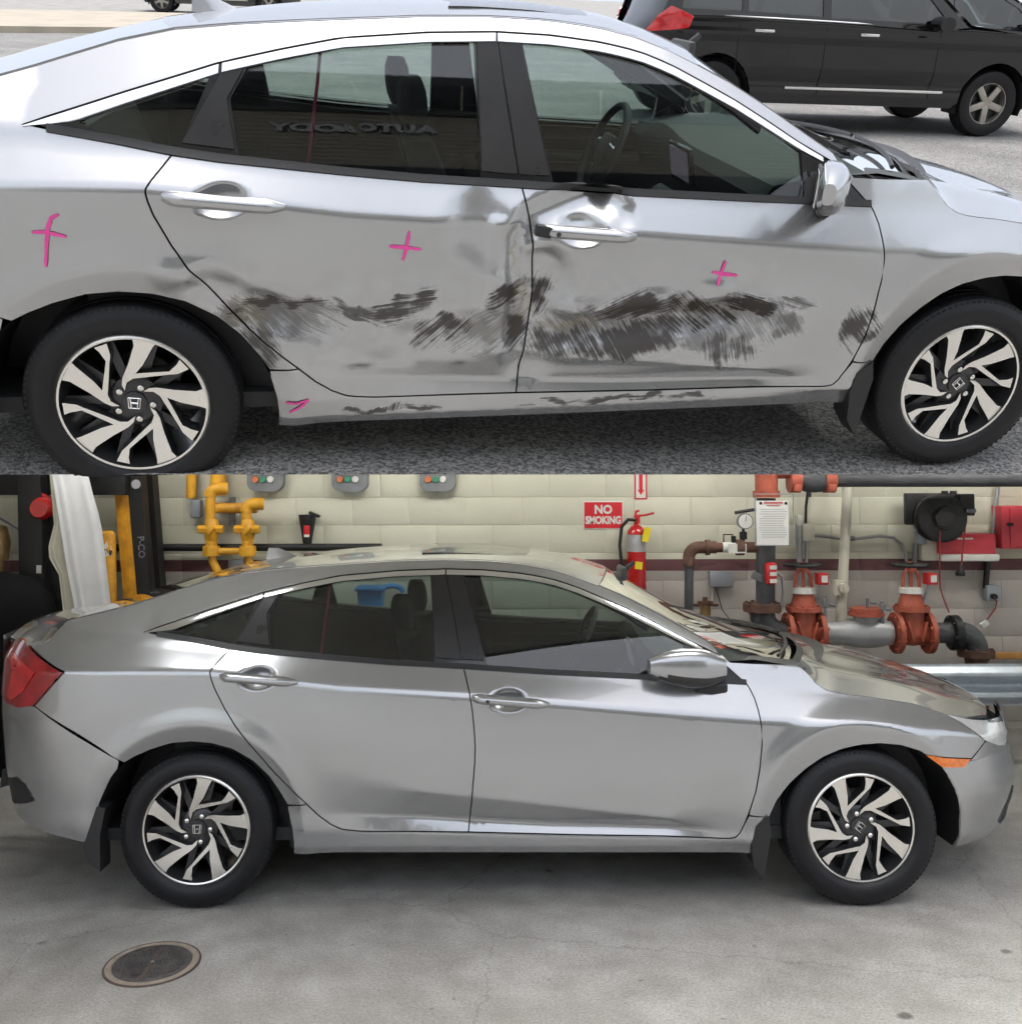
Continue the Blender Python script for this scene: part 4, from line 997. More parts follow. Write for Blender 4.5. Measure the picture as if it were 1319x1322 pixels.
# far kerb strip and carriageway beyond it
s0, s1, s2, s3 = TG(0, 18.5), TG(200, 22), TG(0, 41.5), TG(200, 46.5)
dr_ = (s1 - s0).normalized(); A = s0 - dr_ * 30; B_ = s0 + dr_ * 60; dr2 = dr_; C_ = s2 - dr2 * 30; D_ = s2 + dr2 * 60
b = MB(); nn = Vector((-dr_.y, dr_.x, 0)); h = Vector((0, 0, .02)); hk = Vector((0, 0, .13))
P = [C_ - nn * .16, C_ - nn * .155 + hk, C_ + hk, A + hk]
b.grid([[q + (B_ - A) * (i / 30) for q in P] for i in range(31)], flip=True); struct(b.build('pavement', 'pavement', mw=MT))
b = MB(); b.grid([[A + nn * .0 + hk * .1, A + nn * 40 + hk * .1], [B_ + hk * .1, B_ + nn * 40 + hk * .1]], flip=True); struct(b.build('far_road', 'kerb', mw=MT))

# unseen wall added left of the view to darken that side of the garage
sw_ = thing('left_shade_wall', 'plain cream wall added out of view to darken the left of the garage bay', 'wall', (-3.9, -.7, 0))
b = MB(); b.box((-3.9, -.7, .95), (.2, 5.2, 1.9), None, .01); bw(b, 'wall_leaf', 'wall_paint', sw_)

# strip lights under the deck (their four tubes show as bright bars in the car's paint)
M['tube_light'] = mat('tube_light', (.9, .9, .9), .4, emit=((1, .98, .93), 9.5))
M['tube_light_front'] = mat('tube_light_front', (.9, .9, .9), .4, emit=((.96, .98, 1), 16.0))
M['white_enamel'] = mat('white_enamel', (.7, .7, .68), .4)
def strip_light(loc, rz, tilt, label, ln=1.2, sp=.1, tr=.016, tm='tube_light'):
    t = thing('strip_light', label, 'ceiling light', group='strip lights under the deck', mw=Matrix.Translation(Vector(loc)) @ Matrix.Rotation(rz, 4, 'Z') @ Matrix.Rotation(tilt, 4, 'X'))
    b = MB(); b.box((0, 0, .05), (ln + .06, sp * 4.4, .03), None, .006); b.build('housing', 'white_enamel', t)
    for k in range(4):
        b = MB(); b.cyl((-ln / 2, sp * (k - 1.5), .012), (ln / 2, sp * (k - 1.5), .012), tr, n=12); b.build('tube', tm, t)
    return t

# ------------------------------------------------------------------ garage: things
M['yellow_paint'] = mat('yellow_paint', (.72, .36, .025), .42, var=.18, scale=9, bump=.12, bscale=40)
M['yellow_worn'] = mat('yellow_worn', (.70, .35, .02), .5, var=.1, scale=14, dirt=(.45, .20, .02), bump=.15, bscale=30)
M['black_steel'] = mat('black_steel', (.013, .013, .014), .5, var=.3, bump=.1)
M['pipe_grey'] = mat('pipe_grey', (.075, .078, .085), .55, var=.25, bump=.25, bscale=60)
M['pipe_silver'] = mat('pipe_silver', (.42, .43, .44), .42, .35, var=.15, bump=.1)
M['pipe_rust'] = mat('pipe_rust', (.13, .065, .045), .75, var=.4, scale=18, bump=.3)
M['valve_red'] = mat('valve_red', (.40, .095, .055), .55, var=.22, scale=14, bump=.25, bscale=50)
M['alarm_red'] = mat('alarm_red', (.55, .02, .025), .35, var=.12)
M['sign_red'] = mat('sign_red', (.62, .012, .02), .4, var=.05)
M['cabinet_red'] = mat('cabinet_red', (.58, .05, .07), .4, var=.06)
M['ext_red'] = mat('ext_red', (.50, .012, .012), .22, var=.08, coat=.7)
M['white_plastic'] = mat('white_plastic', (.68, .68, .64), .45, var=.06)
M['pvc'] = mat('pvc', (.62, .60, .50), .5, var=.08)
M['grey_box'] = mat('grey_box', (.30, .32, .35), .45, .2, var=.1)
M['galv'] = mat('galv', (.48, .53, .58), .38, .7, var=.12, scale=18)
M['conduit'] = mat('conduit', (.36, .37, .38), .4, .6, var=.12)
M['black_rubber'] = mat('black_rubber', (.015, .015, .016), .6)
M['wood_board'] = mat('wood_board', (.50, .25, .07), .7, var=.25, scale=12)
M['label_silver'] = mat('label_silver', (.45, .45, .47), .4, .3)
M['tag_yellow'] = mat('tag_yellow', (.85, .68, .02), .5)
M['orange_btn'] = mat('orange_btn', (.62, .17, .06), .45)
M['green_btn'] = mat('green_btn', (.05, .27, .16), .45)
M['cast_grey'] = mat('cast_grey', (.20, .21, .22), .5, .2, var=.2)
M['sheet_white'] = mat('sheet_white', (.86, .87, .88), .75, var=.05, bump=.1, bscale=12)
M['blue_plastic'] = mat('blue_plastic', (.03, .22, .62), .4, var=.1)
M['cord_red'] = mat('cord_red', (.22, .025, .02), .5)
M['dial'] = mat('dial', (.75, .75, .72), .3)
M['brass'] = mat('brass', (.40, .27, .12), .5, .4, var=.25)
M['dark_clutter'] = mat('dark_clutter', (.006, .006, .007), .9, var=.35, spec=.15)
M['iron_cover'] = mat('iron_cover', (.085, .078, .075), .6, .3, var=.35, scale=22, bump=.3)
M['pink_ink'] = mat('pink_ink', (.5, .12, .12), .6); M['grey_ink'] = mat('grey_ink', (.42, .42, .44), .8)

def text_mesh(s, size, mat_, bold=.0, depth=.001):
    cu = bpy.data.curves.new('text', 'FONT'); cu.body = s; cu.size = size; cu.align_x = 'CENTER'; cu.align_y = 'CENTER'; cu.extrude = depth; cu.offset = bold; cu.resolution_u = 3
    o = bpy.data.objects.new('text', cu); COL.objects.link(o); dg = bpy.context.evaluated_depsgraph_get(); me = bpy.data.meshes.new_from_object(o.evaluated_get(dg)); bpy.data.objects.remove(o); bpy.data.curves.remove(cu)
    me.materials.clear(); me.materials.append(M[mat_]); return me
def wall_text(s, c, size, mat_, parent, root, bold=0., sx=1., name='lettering'):
    o = link(name, text_mesh(s, size, mat_, bold), parent); o.rotation_euler = (R(90), 0, 0); o.location = Vector(c) - root.location; o.scale = (sx, 1, 1); return o
def arc(c, a, b, r, d0, d1, n=8):
    """quarter bend from direction d0 to d1 (unit vectors)"""
    return [Vector(c) + Vector(a) * r * math.cos(k / n * math.pi / 2) + Vector(b) * r * math.sin(k / n * math.pi / 2) for k in range(n + 1)]
def flange(b, p, ax, r, th, nb=8, mi=0, bolt=.011):
    p, ax = Vector(p), Vector(ax).normalized(); b.cyl(p - ax * th / 2, p + ax * th / 2, r, n=28, mi=mi); a = ax.orthogonal().normalized(); c = ax.cross(a)
    for k in range(nb):
        q = p + (a * math.cos(2 * math.pi * (k + .5) / nb) + c * math.sin(2 * math.pi * (k + .5) / nb)) * r * .82; b.cyl(q - ax * (th / 2 + .012), q + ax * (th / 2 + .012), bolt, n=6, mi=mi)

# --- fire sprinkler pipework on the right
YP = 1.58
S = thing('sprinkler_pipework', 'fire sprinkler pipework with black riser, grey elbows and silver pipe along the wall', 'pipes', zq('D', 330, 1100, YP))
rp = zq('D', 325, 600, YP); rx = rp.x
r_top = zq('D', 400, 15, YP + .05); fl_z = zq('D', 290, 1000, YP).z; main_z = zq('D', 640, 1165, YP).z
b = MB(); b.cyl((rx, YP, fl_z), (rx + .015, YP, zq('D', 340, 190, YP).z), .062, n=24); bw(b, 'riser_pipe', 'pipe_grey', S)
b = MB(); b.cyl((rx + .018, YP, zq('D', 340, 150, YP).z), (rx + .02, YP, 2.1), .074, n=24); b.cyl((rx + .018, YP, zq('D', 340, 185, YP).z), (rx + .018, YP, zq('D', 340, 135, YP).z), .088, n=20); b.cyl((rx + .02, YP, 1.80), (rx + .2, YP, 1.80), .052, n=18); bw(b, 'tee_fitting', 'valve_red', S)
b = MB(); flange(b, (rx - .02, YP, fl_z), (0, 0, 1), .125, .05, 8); bw(b, 'flange', 'pipe_rust', S)
b = MB(); path = [(rx - .02, YP, fl_z), (rx - .02, YP, fl_z - .05)] + arc((rx + .10, YP, fl_z - .05), (-1, 0, 0), (0, 0, -1), .12, 0, 0) ; zz_ = path[-1][2]; path += [(zq('D', 420, 1100, YP).x, YP, zz_)]
b.tube(path, .082, 20); bw(b, 'elbow', 'pipe_grey', S)
main_z = zz_
x_sil0, x_sil1 = zq('D', 745, 1165, YP).x, zq('E', 190, 1060, YP).x
b = MB(); b.cyl((x_sil0 - .02, YP, main_z), (x_sil1, YP, main_z), .076, n=28)
xm = zq('D', 1080, 1165, YP).x
b.cyl((xm, YP, main_z), (xm, YP, main_z + .12), .055, .085, n=24); b.lathe([(.076, -.16), (.092, -.08), (.098, 0), (.092, .08), (.076, .16)], (xm, YP, main_z), (1, 0, 0), 28); bw(b, 'silver_pipe', 'pipe_silver', S)
cv = thing_part('check_valve', S)
b = MB(); b.cyl((xm, YP, main_z + .115), (xm, YP, main_z + .135), .115, n=28); b.cyl((xm, YP, main_z + .138), (xm, YP, main_z + .165), .10, n=28); bw(b, 'cover', 'valve_red', S, cv)
b = MB(); b.cyl((xm + .0, YP - .03, main_z + .165), (xm, YP - .03, main_z + .23), .011, n=10); b.cyl((xm + .02, YP - .03, main_z + .2), (xm + .06, YP - .03, main_z + .2), .008, n=8); bw(b, 'vent_cock', 'cast_grey', S, cv)
def gate_valve(x):
    g = thing_part('gate_valve', S); z = main_z
    b = MB(); b.lathe([(.072, -.09), (.080, -.04), (.085, 0), (.080, .04), (.072, .09)], (x, YP, z), (1, 0, 0), 24); b.cyl((x, YP, z), (x, YP, z + .15), .085, .075, n=24)
    for s_ in (-1, 1): b.box((x + s_ * .045, YP - .08, z + .02), (.012, .05, .13), Matrix.Rotation(s_ * .25, 3, 'Y'), .004)
    bw(b, 'valve_body', 'valve_red', S, g)
    for s_ in (-1, 1): b = MB(); flange(b, (x + s_ * .105, YP, z), (1, 0, 0), .135, .03, 8, bolt=.012); bw(b, 'flange', 'valve_red', S, g)
    b = MB(); flange(b, (x, YP, z + .16), (0, 0, 1), .115, .03, 8, bolt=.009); b.cyl((x, YP, z + .175), (x, YP, z + .27), .085, .06, n=22); bw(b, 'bonnet', 'valve_red', S, g)
    b = MB(); b.cyl((x, YP, z + .262), (x, YP, z + .30), .078, .074, n=22); bw(b, 'white_collar', 'white_plastic', S, g)
    b = MB()
    for s_ in (-1, 1): b.tube([(x + s_ * .055, YP, z + .30), (x + s_ * .048, YP, z + .38), (x + s_ * .02, YP, z + .42)], .012, 8)
    b.cyl((x, YP, z + .29), (x, YP, z + .47), .012, n=10); b.cyl((x, YP, z + .40), (x, YP, z + .44), .03, n=14); bw(b, 'yoke', 'valve_red', S, g)
    b = MB(); rr = .115; hz = z + .445
    b.tube([(x + rr * math.cos(2 * math.pi * k / 28), YP + rr * math.sin(2 * math.pi * k / 28), hz) for k in range(29)], .011, 8, cap=False)
    for k in range(5): b.cyl((x, YP, hz), (x + rr * math.cos(k * 1.2566), YP + rr * math.sin(k * 1.2566), hz), .007, n=6)
    b.cyl((x, YP, hz - .015), (x, YP, hz + .015), .022, n=12); bw(b, 'handwheel', 'black_steel', S, g)
    t_ = thing_part('tamper_switch', g)
    b = MB(); b.box((x + .105, YP - .05, z + .36), (.07, .08, .075), None, .006); o = bw(b, 'switch_box', 'alarm_red', S, g)
    bpy.data.objects.remove(t_)
    b = MB(); b.box((x + .112, YP - .0915, z + .362), (.04, .002, .045)); bw(b, 'label_plate', 'white_plastic', S, o)
    b = MB(); b.tube([(x + .11, YP - .03, z + .32), (x + .085, YP - .02, z + .24), (x + .06, YP, z + .17)], .010, 8); bw(b, 'switch_conduit', 'conduit', S, g)
gate_valve(zq('D', 617, 1150, YP).x); gate_valve(zq('E', 352, 1060, YP).x)
xe = zq('E', 640, 1060, YP).x; xb_ = zq('E', 790, 1250, YP).x
b = MB(); b.cyl((zq('E', 470, 1060, YP).x, YP, main_z), (xe, YP, main_z), .068, n=24); bw(b, 'outlet_pipe', 'pipe_grey', S)
b = MB(); flange(b, (xe, YP, main_z), (1, 0, 0), .115, .05, 6, bolt=.014); bw(b, 'coupling', 'black_steel', S)
be = zq('E', 790, 1200, YP).z
b = MB(); re_ = xb_ - xe - .03; path = [(xe + .02, YP, main_z)] + [Vector((xb_ - re_, YP, main_z - re_)) + Vector((math.sin(k / 8 * math.pi / 2) * re_, 0, math.cos(k / 8 * math.pi / 2) * re_)) for k in range(9)] + [(xb_, YP, be - .01)]
b.tube(path, .075, 20); bw(b, 'elbow', 'pipe_grey', S)
b = MB(); flange(b, (xb_, YP, be - .03), (0, 0, 1), .115, .045, 8); b.cyl((xb_, YP, be - .05), (xb_, YP, 0), .07, n=20); bw(b, 'floor_pipe', 'pipe_rust', S)
# drain cocks on the silver pipe
for k, a, bb in (('D', 775, 1010), ('E', 150, 960)):
    b = MB(); p = zq(k, a, bb, YP - .05); b.cyl((p.x, p.y, main_z + .06), (p.x, p.y, p.z + .08), .011, n=10); b.cyl((p.x, p.y, p.z + .02), (p.x, p.y, p.z + .06), .02, n=12); b.cyl((p.x, p.y, p.z + .03), (p.x + .06, p.y, p.z + .02), .010, n=8); bw(b, 'drain_cock', 'cast_grey', S)
# flow switch
fs_ = zq('D', 370, 750, YP - .09)
b = MB(); b.box(fs_, (.075, .07, .145), None, .022); fso = bw(b, 'flow_switch', 'alarm_red', S)
for dz in (-.045, 0, .042):
    b = MB(); b.box(fs_ + Vector((.008, -.036, dz)), (.045, .003, .026)); bw(b, 'label_plate', 'white_plastic', S, fso)
b = MB(); b.tube([fs_ + Vector((.035, 0, .01)), fs_ + Vector((.075, 0, -.02)), fs_ + Vector((.085, .02, -.12)), fs_ + Vector((.075, .03, -.22)), fs_ + Vector((.06, .04, -.27))], .009, 8); bw(b, 'switch_conduit', 'conduit', S, fso)
b = MB(); p = zq('D', 275, 775, YP - .04); b.box(p, (.08, .02, .05), Matrix.Rotation(.5, 3, 'Y'), .006); bw(b, 'clamp', 'cast_grey', S)
# rusty side branch with gauge
bz = zq('C', 960, 580, YP).z; x0 = zq('C', 870, 600, YP).x
b = MB(); b.tube([(x0 + .005, YP, 0.0), (x0 + .012, YP, .7), (x0 + .02, YP, bz - .08)], .030, 14); bw(b, 'drain_pipe', 'pipe_grey', S)
b = MB(); b.tube([(x0 + .02, YP, bz - .12), (x0 + .02, YP, bz - .06)] + [Vector((x0 + .085, YP, bz - .065)) + Vector((-math.cos(k / 6 * math.pi / 2) * .065, 0, math.sin(k / 6 * math.pi / 2) * .065)) for k in range(7)] + [(x0 + .2, YP, bz)], .040, 14); b.cyl((x0 + .13, YP, bz), (x0 + .155, YP, bz), .052, n=18); bw(b, 'rusty_elbow', 'pipe_rust', S)
b = MB(); b.cyl((x0 + .2, YP, bz), (x0 + .245, YP, bz), .033, n=14); b.cyl((zq('C', 1250, 580, YP).x, YP, bz), (rx - .03, YP, bz), .036, n=14); b.cyl((zq('C', 1255, 580, YP).x, YP, bz), (zq('C', 1315, 580, YP).x, YP, bz), .052, n=16); bw(b, 'branch_fitting', 'pipe_rust', S)
b = MB(); b.cyl((x0 + .24, YP, bz), (zq('C', 1252, 580, YP).x, YP, bz), .034, n=16); b.box(((x0 + .33), YP - .04, bz - .005), (.12, .008, .06)); bw(b, 'pipe_wrap', 'white_plastic', S)
b = MB(); b.tube([(x0 + .25, YP, bz + .03), (x0 + .25, YP, bz + .085), (x0 + .31, YP, bz + .085), (x0 + .315, YP, bz + .04)], .005, 6); b.cyl((x0 + .315, YP, bz + .03), (x0 + .315, YP, bz + .075), .016, n=10); bw(b, 'lever', 'black_steel', S)
gp = zq('D', 180, 362, YP - .03)
b = MB(); b.cyl(gp + Vector((0, .02, 0)), gp + Vector((0, -.012, 0)), .052, n=28); go = bw(b, 'gauge', 'cast_grey', S)
b = MB(); b.cyl(gp + Vector((0, -.012, 0)), gp + Vector((0, -.014, 0)), .045, n=28); bw(b, 'dial', 'dial', S, go)
b = MB(); b.cyl(gp + Vector((.0, -.016, .0)), gp + Vector((.006, -.016, .036)), .002, n=6); bw(b, 'needle', 'black_steel', S, go)
b = MB(); b.cyl((gp.x - .005, YP, bz + .04), (gp.x - .005, YP, gp.z - .05), .010, n=10); b.cyl((gp.x - .005, YP - .0, gp.z - .12), (gp.x - .005, YP, gp.z - .07), .025, n=8); b.tube([(gp.x - .06, YP, gp.z + .055), (gp.x + .06, YP, gp.z + .075), (rx, YP, gp.z + .075)], .011, 8); bw(b, 'gauge_cock', 'black_steel', S)
# big grey pipe under the deck with red couplings
b = MB(); b.cyl((zq('D', 850, 58, YP).x, YP, zq('D', 850, 50, YP).z), (7.5, YP, zq('E', 1100, 45, YP).z), .052, n=24); bw(b, 'overhead_pipe', 'pipe_grey', S)
b = MB(); p = zq('D', 690, 60, YP); b.lathe([(.05, -.12), (.075, -.06), (.08, 0), (.075, .06), (.05, .12)], (p.x, YP, p.z), (1, 0, 0), 24); b.cyl((p.x - .03, YP, p.z - .07), (p.x - .03, YP, p.z - .11), .012, n=8); bw(b, 'pipe_fitting', 'pipe_grey', S)
for a in (545, 800):
    b = MB(); p = zq('D', a, 60, YP); b.cyl((p.x - .035, YP, p.z), (p.x + .035, YP, p.z), .082, n=20); b.box((p.x, YP - .07, p.z - .05), (.05, .05, .05), None, .01); bw(b, 'coupling', 'valve_red', S)

# --- framed notice
n0, n1 = zq('D', 235, 160, YP - .14), zq('D', 545, 540, YP - .14)
T_ = thing('notice_frame', 'white printed notice in a thin grey frame hung on the black riser', 'sign', zq('D', 370, 540, YP - .14))
cx_, cz_ = (n0.x + n1.x) / 2 + .005, (n0.z + n1.z) / 2; w_, h_ = (n1.x - n0.x) * .93, n0.z - n1.z
b = MB(); t_ = .006
for (dx, dz, sx, sz) in ((0, h_ / 2, w_, t_), (0, -h_ / 2, w_, t_), (-w_ / 2, 0, t_, h_ + t_), (w_ / 2, 0, t_, h_ + t_)): b.box((cx_ + dx, YP - .145, cz_ + dz), (sx, .008, sz))
bw(b, 'frame', 'grey_box', T_)
b = MB(); b.box((cx_ - .012, YP - .143, cz_ - .02), (w_ * .84, .003, h_ * .86)); bw(b, 'paper', 'paper', T_)
b = MB(); b.box((cx_ - .005, YP - .1465, cz_ + h_ * .33), (w_ * .5, .001, .012)); b.box((cx_ - .005, YP - .1465, cz_ + h_ * .275), (w_ * .36, .001, .006)); bw(b, 'heading', 'pink_ink', T_)
for s_ in (-1, 1): b = MB(); b.lathe([(.001, 0), (.010, 0), (.010, -.002), (.001, -.002)], (cx_ - .005 + s_ * w_ * .33, YP - .1455, cz_ + h_ * .32), (0, 1, 0), 10); bw(b, 'symbol', 'black_steel', T_)
b = MB()
for k in range(13): b.box((cx_ - .012 + rnd.uniform(-.01, .01), YP - .1455, cz_ + h_ * .2 - k * h_ * .045), (w_ * rnd.uniform(.6, .72), .0008, .004))
o = bw(b, 'text_lines', 'grey_ink', T_); o['kind'] = 'stuff'

# --- vertical white pipe, conduits, switch boxes
P0 = thing('white_drain_pipe', 'upright white plastic pipe with a capped cleanout behind the silver pipe', 'pipe', (zq('D', 860, 1100, 1.85).x, 1.85, 0))
a0, a1 = zq('D', 955, 60, 1.86), zq('D', 855, 1080, 1.86)
b = MB(); b.cyl((a0.x + .02, 1.86, 2.2), (a1.x - .02, 1.86, 0), .034, n=18); bw(b, 'pipe', 'pvc', P0)
q = zq('D', 885, 855, 1.83); b = MB(); b.cyl(q + Vector((0, .02, .05)), q + Vector((0, .02, -.05)), .045, n=18); b.cyl(q + Vector((.012, .02, 0)), q + Vector((.012, -.05, 0)), .034, n=18); b.box(q + Vector((.012, -.055, 0)), (.016, .012, .03)); bw(b, 'cleanout', 'pvc', P0)
P1 = thing('electrical_conduit', 'galvanised conduits with a cream junction box beside the framed notice', 'conduit', zq('D', 600, 700))
b = MB(); c0 = zq('D', 580, 380, 1.98); b.cyl((c0.x, 1.98, c0.z), (c0.x, 1.98, .2), .020, n=12); bw(b, 'conduit', 'conduit', P1)
b = MB(); b.box(zq('D', 583, 355, 1.97), (.035, .03, .075), None, .006); bw(b, 'conduit_cap', 'white_plastic', P1)
b = MB(); b.box(zq('D', 645, 445, 1.98), (.085, .06, .125), None, .015); bw(b, 'junction_box', 'pvc', P1)
b = MB(); b.tube([zq('D', 650, 110, 1.98), zq('D', 632, 260, 1.98), zq('D', 630, 380, 1.98)], .010, 8); bw(b, 'conduit', 'black_steel', P1)
b = MB(); b.cyl(zq('D', 640, 500, 1.98), zq('D', 622, 1000, 1.98), .013, n=10); bw(b, 'conduit', 'conduit', P1)
b = MB(); b.tube([zq('D', 690, 465, 1.98), zq('D', 760, 472, 1.98), zq('D', 880, 488, 1.98), zq('D', 1000, 490, 1.98), zq('E', 0, 448, 1.98), zq('E', 130, 432, 1.98), zq('E', 225, 445, 1.98), zq('E', 280, 490, 1.98), zq('E', 310, 550, 1.98), zq('E', 318, 640, 1.98), zq('E', 290, 800, 1.98), zq('E', 262, 900, 1.98)], .012, 10); bw(b, 'conduit', 'conduit', P1)
b = MB(); b.cyl(zq('D', 950, 490, 1.98), zq('D', 990, 489, 1.98), .018, n=10); bw(b, 'coupling', 'cast_grey', P1)
g_ = thing('grey_control_box', 'small flat grey metal box with trailing wires under the rusty pipe', 'control box', zq('C', 1130, 880))
b = MB(); c0, c1 = zq('C', 1040, 760), zq('C', 1220, 878); b.box(((c0.x + c1.x) / 2, YW - .035, (c0.z + c1.z) / 2), (c1.x - c0.x, .065, c0.z - c1.z), None, .004); bw(b, 'box', 'grey_box', g_)
b = MB(); b.tube([zq('C', 1075, 880, 2.0), zq('C', 1070, 1010, 2.02), zq('C', 1065, 1050, 2.02)], .004, 6); bw(b, 'wire', 'white_plastic', g_)
b = MB(); b.tube([zq('C', 1095, 880, 2.0), zq('C', 1120, 960, 2.02), zq('C', 1150, 1060, 2.01), zq('C', 1210, 1140, 2.0), zq('C', 1250, 1180, 2.0)], .003, 6); bw(b, 'wire', 'black_rubber', g_)
v_ = thing('brass_standpipe', 'short brass standpipe valve low on the wall behind the windshield', 'valve', zq('C', 1020, 1150, 1.9))
b = MB(); c0 = zq('C', 1020, 1060, 1.9); b.cyl((c0.x, 1.9, c0.z - .3), (c0.x, 1.9, c0.z + .03), .038, n=16); bw(b, 'pipe', 'brass', v_)
b = MB(); b.cyl((c0.x, 1.9, c0.z + .03), (c0.x, 1.9, c0.z + .055), .055, n=16); b.cyl((c0.x - .09, 1.9, c0.z + .03), (c0.x + .09, 1.9, c0.z + .03), .01, n=8); b.cyl((c0.x, 1.9, c0.z + .05), (c0.x, 1.9, c0.z + .085), .018, n=8); bw(b, 'cap', 'pipe_rust', v_)

# --- cable reel, red case, shelf, cabinet, socket
rl = thing('cable_reel', 'large black retractable cable reel bolted to the wall with a red cord', 'cable reel', zq('E', 540, 480, 1.85))
rc = zq('E', 545, 310, 1.80); rr_ = .165
b = MB(); b.lathe([(.02, -.075), (.075, -.075), (.08, -.06), (rr_ * .92, -.055), (rr_, -.045), (rr_, -.03), (rr_ * .93, -.022), (rr_ * .93, .03), (rr_, .038), (rr_, .055), (.02, .06)], rc, (0, 1, 0), 48); bw(b, 'drum', 'black_plastic', rl)
b = MB(); b.cyl(rc + Vector((-.02, -.075, .0)), rc + Vector((-.02, -.10, 0)), .06, n=6); bw(b, 'hub_cover', 'black_plastic', rl)
b = MB(); b.box(rc + Vector((-.02, .1, .06)), (.36, .06, .22), None, .01); b.box(rc + Vector((.17, -.0, .09)), (.10, .09, .15), None, .008); bw(b, 'bracket', 'black_steel', rl)
for dx in (.03, .09): b = MB(); b.cyl(rc + Vector((dx, -.01, .165)), rc + Vector((dx, -.01, .185)), .022, n=12); bw(b, 'roller', 'black_plastic', rl)
b = MB(); b.box(rc + Vector((.185, -.05, .05)), (.07, .03, .03), None, .006); bw(b, 'cord_guide', 'cast_grey', rl)
b = MB(); b.tube([zq('E', 722, 270, 1.76), zq('E', 712, 400, 1.76), zq('E', 695, 560, 1.76), zq('E', 690, 640, 1.76)], .006, 8); bw(b, 'cord', 'cord_red', rl)
b = MB(); p = zq('E', 682, 680, 1.76); b.cyl(p + Vector((.005, 0, .05)), p + Vector((0, 0, .0)), .012, .028, n=12); b.cyl(p, p - Vector((0, 0, .025)), .032, .03, n=12); bw(b, 'plug', 'black_rubber', rl)
b = MB(); b.tube([zq('E', 545, 400, 1.70), zq('E', 540, 600, 1.7), zq('E', 545, 790, 1.68), zq('E', 575, 880, 1.65), zq('E', 606, 955, 1.6)], .005, 8); bw(b, 'hanging_cord', 'cord_red', rl)
gb = thing('grey_wall_box', 'grey electrical enclosure half hidden behind the black cable reel', 'electrical box', zq('E', 440, 590))
c0, c1 = zq('E', 375, 235), zq('E', 520, 595)
b = MB(); b.box(((c0.x + c1.x) / 2, YW - .05, (c0.z + c1.z) / 2), (c1.x - c0.x, .1, c0.z - c1.z), None, .006); bw(b, 'enclosure', 'pvc', gb)
b = MB(); b.box(zq('E', 410, 440, 1.93), (.07, .05, .1), None, .01); b.box(zq('E', 390, 300, 1.93), (.05, .04, .18), None, .01); bw(b, 'cover', 'grey_box', gb)
b = MB(); b.cyl(zq('E', 375, 490, 1.97), zq('E', 365, 660, 1.97), .018, n=12); bw(b, 'conduit', 'cast_grey', gb)
sh = thing('white_wall_shelf', 'narrow white wall shelf carrying the red case', 'shelf', zq('E', 700, 600))
c0, c1 = zq('E', 510, 552, 1.95), zq('E', 905, 600, 1.95)
shelf_top = c0.z
b = MB(); b.box(((c0.x + c1.x) / 2, YW - .09, (c0.z + c1.z) / 2), (c1.x - c0.x, .18, c0.z - c1.z), None, .012); bw(b, 'board', 'white_plastic', sh)
rcs = thing('red_metal_case', 'flat red metal case with a pale handle lying on the white shelf', 'case', ((c0.x + c1.x) / 2, YW - .09, shelf_top))
d0, d1 = zq('E', 510, 410, 1.95), zq('E', 885, 545, 1.95)
b = MB(); b.box(((d0.x + d1.x) / 2, YW - .09, shelf_top + (d0.z - d1.z) / 2 + .001), (d1.x - d0.x, .15, d0.z - d1.z), None, .006); bw(b, 'case', 'cabinet_red', rcs)
b = MB(); p = zq('E', 715, 452, 1.86); b.box((p.x, YW - .168, p.z), (.11, .008, .012), None, .003); bw(b, 'handle', 'white_plastic', rcs)
cb = thing('red_cabinet', 'red steel wall cabinet with a black latch beside the conduit', 'cabinet', zq('E', 1000, 525))
c0 = zq('E', 955, 228, 1.9); c1 = zq('E', 1300, 520, 1.9)
b = MB(); b.box(((c0.x + c1.x) / 2, YW - .07, (c0.z + c1.z) / 2), (c1.x - c0.x, .14, c0.z - c1.z), None, .006); bw(b, 'box', 'cabinet_red', cb)
b = MB(); b.box(((c0.x + c1.x) / 2 + .02, YW - .145, (c0.z + c1.z) / 2), (c1.x - c0.x - .07, .012, c0.z - c1.z - .03), None, .005); dr__ = bw(b, 'door', 'cabinet_red', cb)
b = MB(); p = zq('E', 1025, 355, 1.87); b.box((p.x, YW - .155, p.z), (.045, .012, .02), None, .005); bw(b, 'latch', 'black_steel', cb)
cd = thing('socket_conduit', 'galvanised conduit down the wall to a grey socket with a plugged lead', 'socket', zq('E', 900, 880))
b = MB(); b.cyl(zq('E', 940, 95, 1.99), zq('E', 885, 548, 1.99), .015, n=12); bw(b, 'upper_conduit', 'conduit', cd)
b = MB(); b.cyl(zq('E', 868, 600, 1.99), zq('E', 855, 790, 1.99), .020, n=12); bw(b, 'lower_conduit', 'black_steel', cd)
b = MB(); b.box(zq('E', 897, 822, 1.985), (.10, .08, .115), None, .012); bw(b, 'socket_box', 'grey_box', cd)
b = MB(); p = zq('E', 905, 845, 1.93); b.cyl(p, p - Vector((0, .03, 0)), .02, n=12); bw(b, 'plug', 'black_rubber', cd)
b = MB(); b.tube([zq('E', 910, 850, 1.9), zq('E', 932, 880, 1.9), zq('E', 920, 930, 1.9), zq('E', 880, 985, 1.9), zq('E', 850, 1020, 1.9)], .005, 8); bw(b, 'lead', 'cord_red', cd)
b = MB(); b.box(zq('E', 845, 1035, 1.9), (.06, .03, .04), Matrix.Rotation(-.6, 3, 'Y'), .008); bw(b, 'lead_connector', 'white_plastic', cd)

